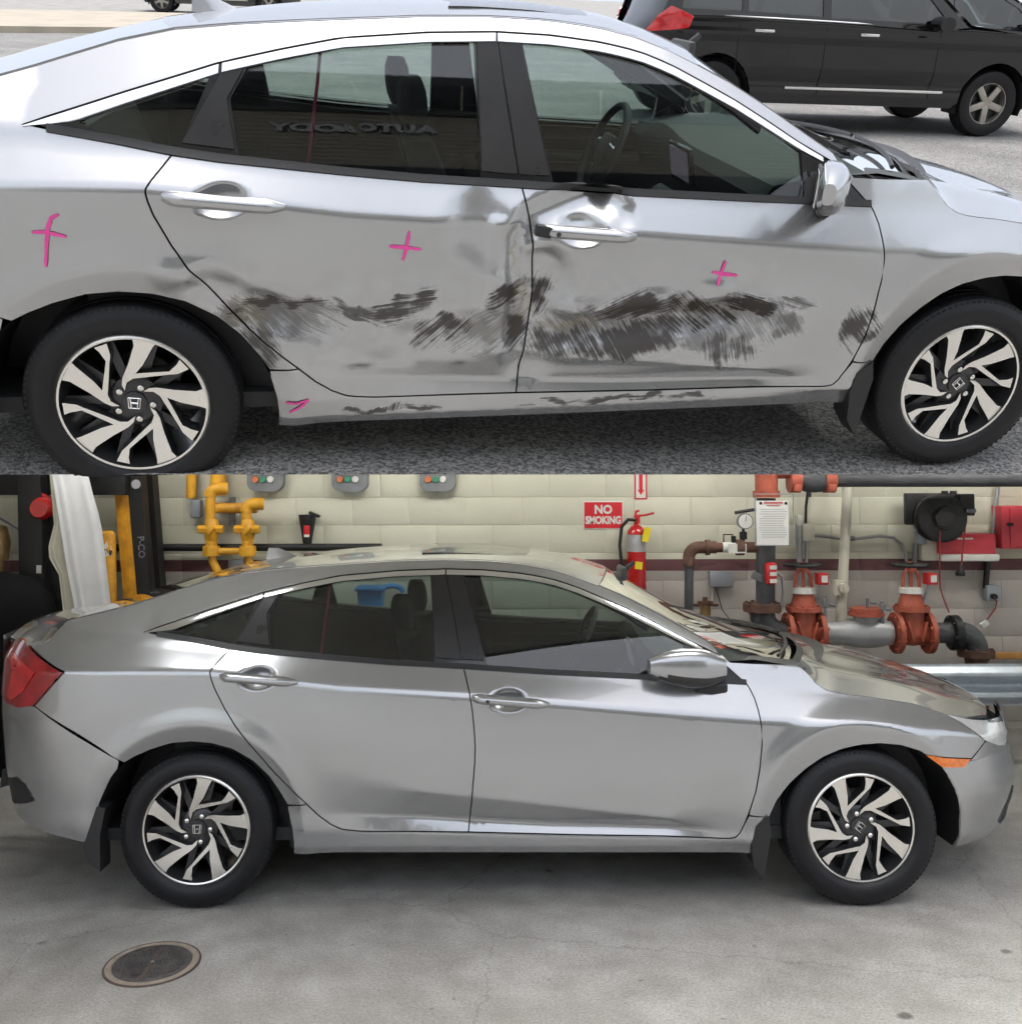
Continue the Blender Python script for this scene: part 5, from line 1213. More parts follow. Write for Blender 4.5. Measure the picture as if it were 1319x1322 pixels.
# --- guard rail and board on the right
gr = thing('guard_rail', 'pale galvanised corrugated guard rail standing in front of the wall', 'guard rail', (4.4, 1.2, 0))
y_r = 1.15; zt, zb_ = BY(1290, 858, y_r).z, BY(1290, 912, y_r).z
prof = []
for k in range(25):
    t = k / 24; z = lerp(zb_, zt, t); prof.append((y_r + .028 * math.cos(t * math.pi * 4) + .0, z))
b = MB(); b.grid([[Vector((x, y, z)) for y, z in prof] for x in (2.9, 4.5, 6.6)]); b.grid([[Vector((x, y + .004, z)) for y, z in prof] for x in (2.9, 4.5, 6.6)], flip=True); bw(b, 'corrugated_beam', 'galv', gr)
for x in (3.3, 4.75, 6.2): b = MB(); b.box((x, y_r + .11, zt / 2), (.1, .14, zt), None, .008); bw(b, 'post', 'galv', gr)
wb = tag(MB().box((0, 0, 0), (1.3, .03, .045), None, .003).build('wooden_board', 'wood_board', mw=Matrix.Translation(zq('E', 1010, 1250, 1.98) + Vector((.45, 0, 0)))), 'strip of orange-brown timber fixed low on the wall above the guard rail', 'board')

# --- signs and extinguisher
ns = thing('no_smoking_sign', 'red NO SMOKING sign with white letters on the block wall', 'sign', zq('C', 228, 435))
c0, c1 = zq('C', 75, 222), zq('C', 385, 438); w_, h_ = c1.x - c0.x, c0.z - c1.z; cc = Vector(((c0.x + c1.x) / 2, YW - .004, (c0.z + c1.z) / 2))
b = MB(); b.box(cc, (w_, .005, h_), None, .001); bw(b, 'border', 'white_plastic', ns)
b = MB(); b.box(cc + Vector((0, -.003, 0)), (w_ - .014, .003, h_ - .014)); bw(b, 'panel', 'sign_red', ns)
wall_text('NO', cc + Vector((0, -.005, h_ * .19)), h_ * .42, 'white_plastic', ns, ns, .0035, .95); wall_text('SMOKING', cc + Vector((0, -.005, -h_ * .19)), h_ * .37, 'white_plastic', ns, ns, .0032, .77)
ar = thing('arrow_sign', 'narrow white sign with a red downward arrow above the fire extinguisher', 'sign', zq('C', 520, 210))
c0, c1 = zq('C', 470, -60), zq('C', 570, 208); w_, h_ = c1.x - c0.x, c0.z - c1.z; cc = Vector(((c0.x + c1.x) / 2, YW - .004, (c0.z + c1.z) / 2))
b = MB(); b.box(cc, (w_, .004, h_)); bw(b, 'border', 'sign_red', ar)
b = MB(); b.box(cc + Vector((0, -.0025, 0)), (w_ - .02, .002, h_ - .02)); bw(b, 'panel', 'white_plastic', ar)
b = MB(); az = c1.z + .03
b.prism([(0, 0), (.026, .04), (.013, .035), (.013, .3), (-.013, .3), (-.013, .035), (-.026, .04)], (cc.x, YW - .0085, az), (1, 0, 0), (0, 0, 1), (0, -1, 0), .001); bw(b, 'arrow', 'sign_red', ar)
fe = thing('fire_extinguisher', 'red fire extinguisher with yellow tag hanging below the arrow sign', 'fire extinguisher', zq('C', 490, 1000, 1.9))
yx = 1.9; t0 = zq('C', 490, 430, yx); bx_ = (zq('C', 415, 700, yx).x + zq('C', 562, 700, yx).x) / 2; rad = (zq('C', 562, 700, yx).x - zq('C', 415, 700, yx).x) / 2; bot = t0.z - .56
b = MB(); b.lathe([(.001, bot), (rad * .9, bot), (rad, bot + .03), (rad, t0.z - .06), (rad * .92, t0.z - .02), (rad * .6, t0.z + .01), (rad * .25, t0.z + .025), (.02, t0.z + .04), (.001, t0.z + .04)], (bx_, yx, 0), (0, 0, 1), 32); bw(b, 'cylinder', 'ext_red', fe)
b = MB(); lz1, lz0 = zq('C', 490, 480, yx).z, zq('C', 490, 610, yx).z; b.lathe([(rad + .001, lz0), (rad + .001, lz1)], (bx_, yx, 0), (0, 0, 1), 32); bw(b, 'label_band', 'label_silver', fe)
b = MB(); p = zq('C', 505, 720, yx - rad); b.box((p.x, yx - rad - .001, p.z), (.05, .003, .05), Matrix.Rotation(.1, 3, 'Y')); bw(b, 'inspection_label', 'tag_yellow', fe)
b = MB(); b.cyl((bx_ + .01, yx, t0.z + .03), (bx_ + .01, yx, t0.z + .085), .018, n=12); b.tube([(bx_ - .01, yx, t0.z + .07), (bx_ + .0, yx, t0.z + .115), (bx_ + .02, yx, t0.z + .12)], .009, 8); b.tube([(bx_ + .0, yx, t0.z + .085), (bx_ + .06, yx - .02, t0.z + .09), (bx_ + .12, yx - .03, t0.z + .105)], .008, 8); bw(b, 'valve_head', 'alarm_red', fe)
b = MB(); b.tube([(bx_ - .01, yx - .02, t0.z + .055), (bx_ - .06, yx - .03, t0.z + .06), (bx_ - .105, yx - .03, t0.z + .01), (bx_ - .118, yx - .02, t0.z - .12), (bx_ - .105, yx - .02, t0.z - .26)], .012, 10); bw(b, 'hose', 'black_rubber', fe)
b = MB(); p = zq('C', 565, 480, yx - .08); b.box(p, (.05, .003, .10), Matrix.Rotation(.2, 3, 'Y') @ Matrix.Rotation(.3, 3, 'Z')); bw(b, 'yellow_tag', 'tag_yellow', fe)

# --- switch stations with coloured buttons, cone holder
for i, (px, lb) in enumerate(((343, 'grey switch box with orange, green and white buttons above the yellow gas pipes'), (452, 'grey switch box with coloured buttons, middle one of three along the wall'), (565, 'grey switch box with coloured buttons, farthest from the yellow gas pipes'))):
    c = WP(px, 618, 1.97); st = thing('switch_station', lb, 'switch box', c + Vector((0, .06, -.1)), 'switch boxes along the wall')
    w_ = .125; poly = []
    for k in range(9): a = math.pi + k / 8 * math.pi / 2; poly.append((-w_ + .07 + .07 * math.cos(a), -.03 + .06 * math.sin(a)))
    for k in range(9): a = 1.5 * math.pi + k / 8 * math.pi / 2; poly.append((w_ - .07 + .07 * math.cos(a), -.03 + .06 * math.sin(a)))
    poly += [(w_, .16), (-w_, .16)]
    b = MB(); b.prism(poly, c + Vector((0, -.02, 0)), (1, 0, 0), (0, 0, 1), (0, -1, 0), .08); bw(b, 'casing', 'cast_grey', st, ang=40)
    b = MB(); b.box(c + Vector((-.015, -.024, .034)), (.125, .006, .012)); bw(b, 'name_strip', 'white_plastic', st)
    for k, mm_ in enumerate(('orange_btn', 'green_btn', 'white_plastic')):
        b = MB(); q = c + Vector((-.065 + .052 * k, -.02, -.005)); b.cyl(q, q + Vector((0, -.016, 0)), .024, .021, n=20); bw(b, 'button', mm_, st)
ch_ = thing('cone_holder', 'black tapered holder with a red label hung on the wall', 'holder', zq('B', 1175, 570, 1.96))
b = MB(); c1 = zq('B', 1180, 565, 1.96); c0 = zq('B', 1180, 325, 1.96); b.cyl(c1, c0, .028, .062, n=20); b.box(c0 + Vector((.05, 0, .0)), (.08, .05, .02), Matrix.Rotation(.4, 3, 'Y'), .005); bw(b, 'cone', 'black_plastic', ch_)
b = MB(); p = zq('B', 1175, 450, 1.905); b.box(p, (.04, .004, .07), None, .001); bw(b, 'red_label', 'sign_red', ch_)
b = MB(); p = zq('B', 1175, 490, 1.903); b.box(p, (.036, .002, .018)); bw(b, 'white_label', 'white_plastic', ch_)

# --- yellow gas pipework
G = thing('gas_pipework', 'yellow painted gas pipes with twin valves and elbows on the block wall', 'pipes', zq('B', 580, 640, 1.85))
YG = 1.86
for px_, top in ((425, 130), (715, 250)):
    dx_ = 15 if px_ == 425 else 5
    vx = zq('B', px_ + dx_, 450, YG).x; 
    g = thing_part('valve_line', G); g.name = 'gas_valve'
    b = MB(); z_t = zq('B', px_, top + 55, YG).z; z0 = zq('B', px_, 560, YG).z; b.cyl((vx - .008, YG, zq('B', px_, 370, YG).z), (vx - .012, YG, z_t), .034, n=18)
    pth = [Vector((vx - .012, YG, z_t))] + [Vector((vx - .012 + .055, YG, z_t)) + Vector((-math.cos(k / 6 * math.pi / 2) * .055, 0, math.sin(k / 6 * math.pi / 2) * .055)) for k in range(1, 7)] + [Vector((vx + .10, YG + .02, z_t + .055))]
    b.tube(pth, .043, 16); bw(b, 'elbow', 'yellow_paint', G, g)
    b = MB(); zv = zq('B', px_, 445, YG).z; b.lathe([(.036, -.075), (.045, -.06), (.05, -.02), (.055, 0), (.05, .02), (.045, .06), (.036, .075)], (vx, YG, zv), (0, 0, 1), 20); b.cyl((vx - .085, YG - .02, zv + .005), (vx + .085, YG - .02, zv + .005), .03, n=6); b.box((vx + .01, YG - .06, zv), (.035, .05, .06), Matrix.Rotation(.6, 3, 'Y'), .008); bw(b, 'valve_body', 'yellow_paint', G, g)
    b = MB(); b.cyl((vx, YG, zq('B', px_, 530, YG).z), (vx, YG, zq('B', px_, 570, YG).z), .040, n=18); b.cyl((vx, YG, zq('B', px_, 585, YG).z), (vx, YG, zq('B', px_, 645, YG).z), .058, n=20); b.cyl((vx, YG, zq('B', px_, 568, YG).z), (vx, YG, zq('B', px_, 585, YG).z), .056, .058, n=20); bw(b, 'union', 'yellow_paint', G, g)
    b = MB(); e_ = zq('B', px_ + dx_ + 60, 790, YG); b.tube([(vx + .005, YG, zq('B', px_, 640, YG).z), (vx + .01, YG, zq('B', px_, 690, YG).z), (vx + .03, YG, e_.z + .05), (e_.x + .0, YG, e_.z), (e_.x + .01, YG, .3), (e_.x + .01, YG, .0)], .028, 14); bw(b, 'outlet_pipe', 'yellow_paint', G, g)
b = MB(); b.cyl(zq('B', 470, 610, YG), zq('B', 690, 608, YG), .024, n=14); bw(b, 'bridge_pipe', 'yellow_paint', G)
b = MB(); b.cyl(zq('B', 440, 275, YG + .03), zq('B', 790, 275, YG + .03), .036, n=16); bw(b, 'header_pipe', 'yellow_worn', G)
b = MB(); p = zq('B', 490, 100, YG + .05); b.cyl((p.x, YG + .05, p.z - .07), (p.x, YG + .05, 2.3), .052, n=18); bw(b, 'supply_pipe', 'yellow_paint', G)
b = MB(); p = zq('B', 272, 100, YG + .05); b.cyl((p.x, YG + .08, zq('B', 272, 200, YG + .08).z), (p.x, YG + .08, 2.3), .034, n=16); bw(b, 'supply_pipe', 'yellow_paint', G)
b = MB(); b.box(zq('B', 325, 280, 1.95), (.075, .08, .125), None, .015); bw(b, 'regulator', 'grey_box', G)
b = MB(); b.box(zq('B', 600, 300, 1.97), (.035, .05, .2), None, .004); b.box(zq('B', 570, 250, 1.9), (.06, .03, .03), None, .006); bw(b, 'bracket', 'cast_grey', G)
jb = tag(MB().box((0, 0, 0), (.105, .06, .075), None, .01).build('junction_box', 'grey_box', mw=Matrix.Translation(zq('B', 632, 715, 1.98))), 'small grey junction box between the yellow gas pipes', 'junction box')
bp_ = tag(MB().cyl((-1.0, 0, 0), (1.0, 0, .0), .026, n=14).build('black_rail', 'black_steel', mw=Matrix.Translation(zq('B', 640, 580, 1.93))), 'black horizontal pipe rail passing behind the yellow gas pipes', 'pipe')

# --- left corner: rack, sheet, bollard, posts
rk = thing('dark_lift_frame', 'tall black steel lift frame with a deep crossbeam behind the car boot', 'frame', (-1.9, 1.35, 0))
yk = 1.35
def seg(k, a, b_, c, d, y, th=.08):
    p, q = zq(k, a, b_, y), zq(k, c, d, y); return p, q
b = MB(); p, q = zq('A', 190, 120, yk), zq('A', 340, 1190, yk); b.box(((p.x + q.x) / 2 + .02, yk, 1.2), (.15, .12, 2.4), Matrix.Rotation(-.045, 3, 'Y'), .006); bw(b, 'post', 'black_steel', rk)
b = MB(); p, q = zq('A', -300, 20, yk), zq('A', 950, 195, yk); b.box(((p.x + q.x) / 2 + .04, yk + .07, (p.z + q.z) / 2 + .15), (q.x - p.x, .08, .42), None, .006); bw(b, 'crossbeam', 'black_steel', rk)
b = MB(); p, q = zq('A', 310, 545, yk), zq('A', 500, 1190, yk); b.box(((p.x + q.x) / 2, yk + .06, (p.z + .4) / 2), (.17, .05, p.z - .4 + .4), None, .01); bw(b, 'side_plate', 'black_steel', rk)
b = MB(); p = zq('A', 318, 785, yk - .07); b.box(p, (.03, .004, .05)); bw(b, 'sticker', 'white_plastic', rk)
b = MB(); p = zq('A', 345, 290, yk - .03); b.lathe([(.001, -.05), (.055, -.05), (.075, -.02), (.075, .02), (.05, .06), (.001, .06)], p, (0, 1, 0), 20); b.box(p + Vector((.05, 0, .06)), (.15, .04, .02), Matrix.Rotation(.5, 3, 'Y')); bw(b, 'red_fitting', 'ext_red', rk)
tr_ = thing('covered_machine', 'dark round covered machine standing behind the tail lamp', 'machine', (-2.35, 1.2, 0))
p = zq('A', 60, 1000, 1.2)
b = MB(); b.lathe([(.001, 0), (.36, 0), (.40, .1), (.40, p.z - .15), (.37, p.z), (.28, p.z + .1), (.12, p.z + .14), (.001, p.z + .145)], (p.x - .12, 1.2, 0), (0, 0, 1), 28); bw(b, 'cover', 'dark_clutter', tr_)
b = MB(); b.tube([zq('A', 0, 370, 1.5), zq('A', 120, 440, 1.5), zq('A', 190, 480, 1.5)], .008, 6); b.tube([zq('A', 175, 250, 1.5), zq('A', 185, 600, 1.5), zq('A', 225, 830, 1.5)], .022, 8); bw(b, 'lever', 'cast_grey', tr_)
b = MB(); p = zq('A', 10, 560, 1.55); b.lathe([(.001, -.12), (.05, -.12), (.06, .0), (.035, .1), (.001, .11)], p, (0, 0, 1), 16); b.cyl((p.x, p.y, p.z - .12), (p.x, p.y, 0), .02, n=8); bw(b, 'yellow_knob', 'brass', tr_)
ws_ = thing('white_sheet', 'tall white plastic sheet draped down beside the yellow bollard', 'sheet', zq('A', 640, 1190, 1.2))
M['sheet_cream'] = mat('sheet_cream', (.66, .64, .52), .75, var=.06)
R_ = [(715, 20), (760, 200), (800, 330), (830, 480), (850, 650), (880, 900), (905, 1110)]
def sheet(nm, m_, L_, R_, ys, amp):
    rows = []
    for k in range(25):
        t = k / 24 * 6; i = min(5, int(t)); f_ = t - i; la = lerp(np.array(L_[i], float), np.array(L_[i + 1], float), f_); ra = lerp(np.array(R_[i], float), np.array(R_[i + 1], float), f_); row = []
        for j in range(17):
            a = j / 16; pz = la * (1 - a) + ra * a; fold = amp * (math.exp(-((a - .2) / .05) ** 2) - .6 * math.exp(-((a - .1) / .05) ** 2) + .5 * math.exp(-((a - .8) / .05) ** 2) + .12 * math.sin(a * 17 + k * .1))
            row.append(zq('A', pz[0], pz[1], ys - fold))
        rows.append(row)
    top = [[Vector((p.x - .02, p.y, p.z + .55)) for p in rows[0]]]; bot = [[Vector((p.x + .05, p.y, .02)) for p in rows[-1]]]
    rows = top + rows + bot
    b = MB(); b.grid(rows); b.grid([[p + Vector((0, .004, 0)) for p in r] for r in rows], flip=True); bw(b, nm, m_, ws_, ang=80)
sheet('cloth', 'sheet_white', [(425, 20), (455, 215), (485, 400), (515, 590), (545, 780), (585, 980), (625, 1190)], R_, 1.2, .006)
sheet('rear_fold', 'sheet_cream', [(405, 20), (425, 250), (440, 420), (395, 600), (400, 690), (480, 830), (520, 1180)], [(500, 20), (520, 250), (540, 420), (560, 600), (580, 690), (610, 830), (640, 1180)], 1.235, .006)
bo = thing('yellow_bollard', 'round yellow bollard with scuffed black and white patches on its top', 'bollard', (0, 0, 0))
yb = 1.40; p = zq('A', 915, 560, yb); rb = (zq('A', 985, 600, yb).x - zq('A', 845, 600, yb).x) / 2; bo.location = (p.x + .01, yb, 0)
zt_ = zq('A', 910, 475, yb).z; lean = Matrix.Rotation(-.055, 3, 'Y')
b = MB(); b.lathe([(rb, 0), (rb, zt_ - .035), (rb * .92, zt_ - .015), (rb * .6, zt_), (.001, zt_ + .004)], (0, 0, 0), (0, 0, 1), 28); bow = b.build('post', 'yellow_worn', bo)
def scuff(cz, wd, hg, a0, m_, nm):
    b = MB(); n = 14; ring = []
    for k in range(n): a = 2 * math.pi * k / n; rr = 1 + rnd.uniform(-.35, .25); ang = a0 + wd * math.cos(a) * rr / rb; ring.append((rb * 1.012 * math.sin(ang), -rb * 1.012 * math.cos(ang), cz + hg * math.sin(a) * rr))
    cen = (rb * 1.02 * math.sin(a0), -rb * 1.02 * math.cos(a0), cz)
    b.add([cen] + ring, [(0, 1 + k, 1 + (k + 1) % n) for k in range(n)]); b.build(nm, m_, bo)
scuff(zt_ - .115, .035, .045, .25, 'white_plastic', 'pale_patch'); scuff(zt_ - .125, .022, .018, .1, 'black_gloss', 'black_patch'); scuff(zt_ - .085, .022, .012, -.45, 'black_gloss', 'black_patch'); scuff(zt_ - .135, .012, .02, .75, 'black_gloss', 'black_patch')
bo.rotation_euler = (0, R(-2.0), 0)
yp = thing('yellow_lift_column', 'slim yellow steel column between the bollard and the black post', 'column', (0, 0, 0)); yy_ = 1.48
p, q = zq('A', 990, 20, yy_), zq('A', 1080, 1050, yy_); yp.location = (q.x + .03, yy_, 0)
b = MB()
w_ = .042; path = [(q.x + .035, yy_, 0.), (q.x, yy_, q.z), (p.x, yy_, p.z), (p.x - .03, yy_, 2.5)]
for i in range(3):
    a, c = Vector(path[i]), Vector(path[i + 1]); n0 = len(b.v); b.add([a + Vector((-w_, -.04, 0)), a + Vector((w_, -.04, 0)), a + Vector((w_, .04, 0)), a + Vector((-w_, .04, 0)), c + Vector((-w_, -.04, 0)), c + Vector((w_, -.04, 0)), c + Vector((w_, .04, 0)), c + Vector((-w_, .04, 0))], [(0, 1, 5, 4), (1, 2, 6, 5), (2, 3, 7, 6), (3, 0, 4, 7)])
    b.add([a + Vector((-.012, -.052, 0)), a + Vector((.012, -.052, 0)), a + Vector((.012, -.04, 0)), a + Vector((-.012, -.04, 0)), c + Vector((-.012, -.052, 0)), c + Vector((.012, -.052, 0)), c + Vector((.012, -.04, 0)), c + Vector((-.012, -.04, 0))], [(0, 1, 5, 4), (1, 2, 6, 5), (3, 0, 4, 7)])
bw(b, 'column', 'yellow_worn', yp)
bk = thing('black_lift_post', 'black steel post with faded pale lettering beside the yellow column', 'post', (0, 0, 0)); yk2 = 1.50
p, q = zq('A', 1085, 20, yk2), zq('A', 1165, 1030, yk2); bk.location = (q.x + .03, yk2, 0)
b = MB()
path = [(q.x + .035, yk2, 0.), (q.x, yk2, q.z), (p.x, yk2, p.z), (p.x - .03, yk2, 2.5)]; w_ = .062
for i in range(3):
    a, c = Vector(path[i]), Vector(path[i + 1]); b.add([a + Vector((-w_, -.05, 0)), a + Vector((w_, -.05, 0)), a + Vector((w_, .06, 0)), a + Vector((-w_, .06, 0)), c + Vector((-w_, -.05, 0)), c + Vector((w_, -.05, 0)), c + Vector((w_, .06, 0)), c + Vector((-w_, .06, 0))], [(0, 1, 5, 4), (1, 2, 6, 5), (2, 3, 7, 6), (3, 0, 4, 7)])
bw(b, 'post', 'black_steel', bk)
o = link('lettering', text_mesh('P-CO', .060, 'cast_grey', .001), bk); o.rotation_euler = (R(90), R(86), 0); p_ = zq('A', 1145, 605, yk2 - .055); o.location = p_ - bk.location
b = MB(); p_ = zq('A', 1105, 95, yk2 - .055); b.lathe([(.001, 0), (.03, .0), (.03, -.004), (.001, -.004)], p_, (0, 1, 0), 16); bw(b, 'sticker', 'label_silver', bk)
bk2 = thing('black_rear_post', 'thin black steel post at the end of the block wall', 'post', (0, 0, 0)); yk3 = 1.7
p, q = zq('A', 1215, 20, yk3), zq('A', 1290, 1000, yk3); bk2.location = (q.x, yk3, 0)
b = MB(); path = [(q.x + .05, yk3, 0.), (q.x, yk3, q.z), (p.x, yk3, p.z), (p.x - .03, yk3, 2.5)]; w_ = .034
for i in range(3):
    a, c = Vector(path[i]), Vector(path[i + 1]); b.add([a + Vector((-w_, -.05, 0)), a + Vector((w_, -.05, 0)), a + Vector((w_, .06, 0)), a + Vector((-w_, .06, 0)), c + Vector((-w_, -.05, 0)), c + Vector((w_, -.05, 0)), c + Vector((w_, .06, 0)), c + Vector((-w_, .06, 0))], [(0, 1, 5, 4), (1, 2, 6, 5), (2, 3, 7, 6), (3, 0, 4, 7)])
bw(b, 'post', 'black_steel', bk2)
wp_ = tag(MB().box((0, 0, 0), (.075, .05, 1.3), None, .004).build('wooden_post', mat('old_timber', (.24, .18, .13), .8, var=.3, scale=14), mw=Matrix.Translation((zq('A', 1270, 850, 1.8).x, 1.8, .65))), 'short weathered timber post beside the black rear post', 'post')

# --- manhole cover
mh = thing('drain_cover', 'round worn iron drain cover set in the concrete floor', 'manhole cover', BG(197, 1244.5) )
M['cover_ring'] = mat('cover_ring', (.24, .20, .16), .75, var=.25, scale=20); M['ring_dark'] = mat('ring_dark', (.07, .05, .04), .8, var=.3, scale=30)
b = MB(); b.lathe([(.137, .0042), (.160, .0042), (.163, .0005)], (0, 0, 0), (0, 0, 1), 56); b.build('ring', 'cover_ring', mh)
b = MB(); b.lathe([(.158, .0044), (.1605, .0055), (.164, .0044), (.166, .001)], (0, 0, 0), (0, 0, 1), 56); b.build('outer_rim', 'ring_dark', mh)
b = MB(); b.lathe([(.001, .005), (.128, .005), (.134, .003)], (0, 0, 0), (0, 0, 1), 56); cvr = b.build('lid', 'iron_cover', mh)
b = MB()
for i in range(-9, 10):
    for j in range(-9, 10):
        x, y = i * .0125 + (.006 if j % 2 else 0), j * .0125
        if math.hypot(x, y) < .115 and abs(x) > .012: b.box((x, y, .0055), (.008, .008, .003))
o = b.build('studs', 'iron_cover', cvr); o['kind'] = 'stuff'
b = MB(); b.box((0, 0, .0058), (.015, .225, .003)); b.build('centre_bar', 'ring_dark', cvr)
b = MB(); b.cyl((.0, .0, .006), (0, 0, .010), .006, n=10); b.build('bolt', 'cast_grey', cvr)
b = MB(); b.box((-.022, -.09, .0062), (.035, .012, .002)); b.build('pick_slot', 'black_rubber', cvr)

# --- blue bin and shelf seen through the far windows
YBn = 1.55
bn = thing('blue_bin', 'bright blue plastic bin with a scoop handle seen through the rear door glass', 'bin', BY(480, 790, YBn))
z_sh = BY(480, 787, YBn).z; xl, xr_ = BY(462, 770, YBn).x, BY(497, 770, YBn).x; zt_ = BY(480, 757, YBn).z
b = MB(); loft(b, [rrect((xl + xr_) / 2, YBn, z_sh + .001 + (zt_ - z_sh) * t, (xr_ - xl) / 2 * (.85 + .15 * t), .1 * (.85 + .15 * t), 16, .35) for t in (0, .5, .95, 1)]); b.box(((xl + xr_) / 2, YBn, zt_ - .01), ((xr_ - xl) * 1.08, .22, .02), None, .006); bw(b, 'tub', 'blue_plastic', bn)
b = MB(); b.tube([(xr_ - .02, YBn, zt_ - .01), (xr_ + .05, YBn, zt_ + .005), (xr_ + .1, YBn, zt_ - .01), (xr_ + .12, YBn, zt_ - .04)], .018, 8); bw(b, 'handle', 'blue_plastic', bn)
br = tag(MB().box((0, 0, 0), (.42, .26, .012), None, .003).build('white_tray', 'white_plastic', mw=Matrix.Translation(((xl + xr_) / 2 + .02, YBn, z_sh - .0065))), 'thin white tray on a stand under the blue bin', 'tray')
sd_ = thing('tray_stand', 'dark steel stand holding the white tray behind the car', 'stand', ((xl + xr_) / 2, YBn, 0))
for sx in (-.15, .15):
    b = MB(); b.cyl((sx, 0, 0), (sx, 0, z_sh - .013), .014, n=10); b.build('leg', 'black_steel', sd_)
b = MB(); b.box((0, 0, .04), (.36, .2, .02), None, .004); b.build('foot_plate', 'black_steel', sd_)

# ------------------------------------------------------------------ street: traffic behind the struck car
M['black_paint'] = mat('black_paint', (.006, .006, .007), .12, coat=.6, rvar=.03, var=.2, spec=.3)
M['dark_blue_paint'] = mat('dark_blue_paint', (.012, .014, .02), .15, coat=1.0, rvar=.03)
M['suv_glass'] = glass_mat('suv_glass', (.10, .12, .12))
M['alloy'] = mat('alloy', (.42, .40, .36), .35, .8, var=.12)
def suv(label, mw, paint, group=None):
    """tall wagon, 4.9 m long, 1.9 m wide; x forward, near side at y = 0, far side at y = 1.9"""
    root = thing('parked_suv', label, 'car', mw=mw, group=group)
    prof = [(-.55, .42), (-.62, .7), (-.58, 1.0), (-.48, 1.12), (-.30, 1.62), (.0, 1.74), (1.2, 1.78), (2.1, 1.72), (2.55, 1.5), (2.98, 1.16), (3.5, 1.10), (4.1, 1.0), (4.35, .88), (4.42, .65), (4.38, .40), (4.2, .28)]
    ax = (.12, 3.42)
    def sw(x, z):                                                 # how far the side lies in from the widest line
        d = .0 + (.03 if z < .35 else 0)
        d += .02 * math.exp(-((z - .52) / .05) ** 2) - .012 * math.exp(-((z - .98) / .04) ** 2)
        if z > 1.1: d += (z - 1.1) * .34
        for e0, e1, s_ in ((3.7, 4.42, 1), (-.2, -.62, -1)):
            t = (x - e0) / (e1 - e0)
            if t > 0: d += .42 * min(1, t) ** 2.4
        return d
    low = []
    for wx in (3.42, .12):
        low += [(wx + .47, .30)] + [(wx + .42 * math.cos(a), .36 + .43 * math.sin(a)) for a in np.linspace(.0, math.pi, 15)] + [(wx - .47, .30)]
    side = [(-.62, .7), (-.58, 1.0), (-.48, 1.12), (.2, 1.14), (1.4, 1.12), (2.6, 1.08), (2.98, 1.12), (3.5, 1.10), (4.1, 1.0), (4.35, .88), (4.42, .65), (4.38, .36)] + low + [(-.5, .40)]
    class SK:
        struck = False
        def warp(s, p): return Vector(p)
    sk = SK()
    def far(o): c = o.copy(); COL.objects.link(c); c.parent = o.parent; c.scale = (1, -1, 1); c.location = (0, 1.9, 0); return c
    o = panel('body_side', side, sk, paint, root, wf=lambda x, z: -sw(x, z), feats=False, step=.07, bstep=.05, dense=[(-.6, 4.4, .44, .60, .035), (-.6, 4.4, .9, 1.1, .04)]); far(o)
    gh = [(-.48, 1.125), (-.30, 1.60), (.0, 1.70), (1.2, 1.74), (2.1, 1.68), (2.55, 1.46), (2.95, 1.135), (2.6, 1.085), (1.4, 1.125), (.2, 1.145)]
    g1 = [(-.30, 1.2), (-.2, 1.55), (.35, 1.64), (.35, 1.2)]; g2 = [(.42, 1.2), (.42, 1.65), (1.25, 1.68), (1.25, 1.175)]; g3 = [(1.34, 1.17), (1.34, 1.68), (2.05, 1.62), (2.45, 1.43), (2.72, 1.16)]
    o = panel('window_frame', gh, sk, paint, root, wf=lambda x, z: -sw(x, z), feats=False, step=.08, bstep=.06, holes=[g1, g2, g3]); far(o)
    for g in (g1, g2, g3): o = panel('side_window', g, sk, 'suv_glass', root, wf=lambda x, z: -sw(x, z), feats=False, step=.1, bstep=.08, gap=-.01, off=-.012); far(o)
    b = MB(); rows = []
    for x, z in prof[1:15]:
        d = sw(x, z); rows.append([Vector((x - (.10 * (abs(t) ** 3) if x > 3.9 else (-.08 * abs(t) ** 3 if x < -.3 else 0)), .95 + (.95 - d) * t, z + (.03 * (1 - t * t) if z > 1.05 else 0))) for t in np.linspace(-1, 1, 13)])
    b.grid(rows, flip=True); b.build('body_top', paint, root, ang=50)
    b = MB(); b.box((1.9, .95, .42), (4.6, 1.5, .25)); b.build('underbody', 'black_plastic', root)
    for wx in ax:
        b = MB(); b.grid([[Vector((wx + .41 * math.cos(a), .03, .36 + .41 * math.sin(a))), Vector((wx + .41 * math.cos(a), .32, .36 + .41 * math.sin(a)))] for a in np.linspace(-.3, math.pi + .3, 17)]); o = b.build('wheel_housing', 'black_plastic', root); far(o)
        for y, mir in ((.06, 0), (1.84, 1)):
            w = thing_part('wheel', root); w.location = (wx, y, .36); w.rotation_euler = (0, .3, math.pi * mir)
            b = MB(); b.lathe([(.22, .0), (.245, -.012), (.30, -.014), (.34, -.004), (.36, .03), (.36, .19), (.33, .22), (.22, .22)], (0, 0, 0), (0, 1, 0), 40); b.build('tyre', 'rubber', w)
            b = MB(); b.lathe([(.225, .0), (.215, .0), (.205, .03), (.2, .18)], (0, 0, 0), (0, 1, 0), 36)
            for k in range(5):
                a = k * 2 * math.pi / 5; e = Vector((math.cos(a), 0, math.sin(a))); tn = Vector((-e.z, 0, e.x)); b.box(e * .12 + Vector((0, .035, 0)), (.20, .035, .075), Matrix((e, Vector((0, 1, 0)), tn)).transposed(), .01)
            b.cyl((0, .02, 0), (0, .06, 0), .065, n=20); b.build('alloy_rim', 'alloy', w)
            b = MB(); b.cyl((0, .09, 0), (0, .11, 0), .2, n=24); b.build('brake_disc', 'wheel_dark', w)
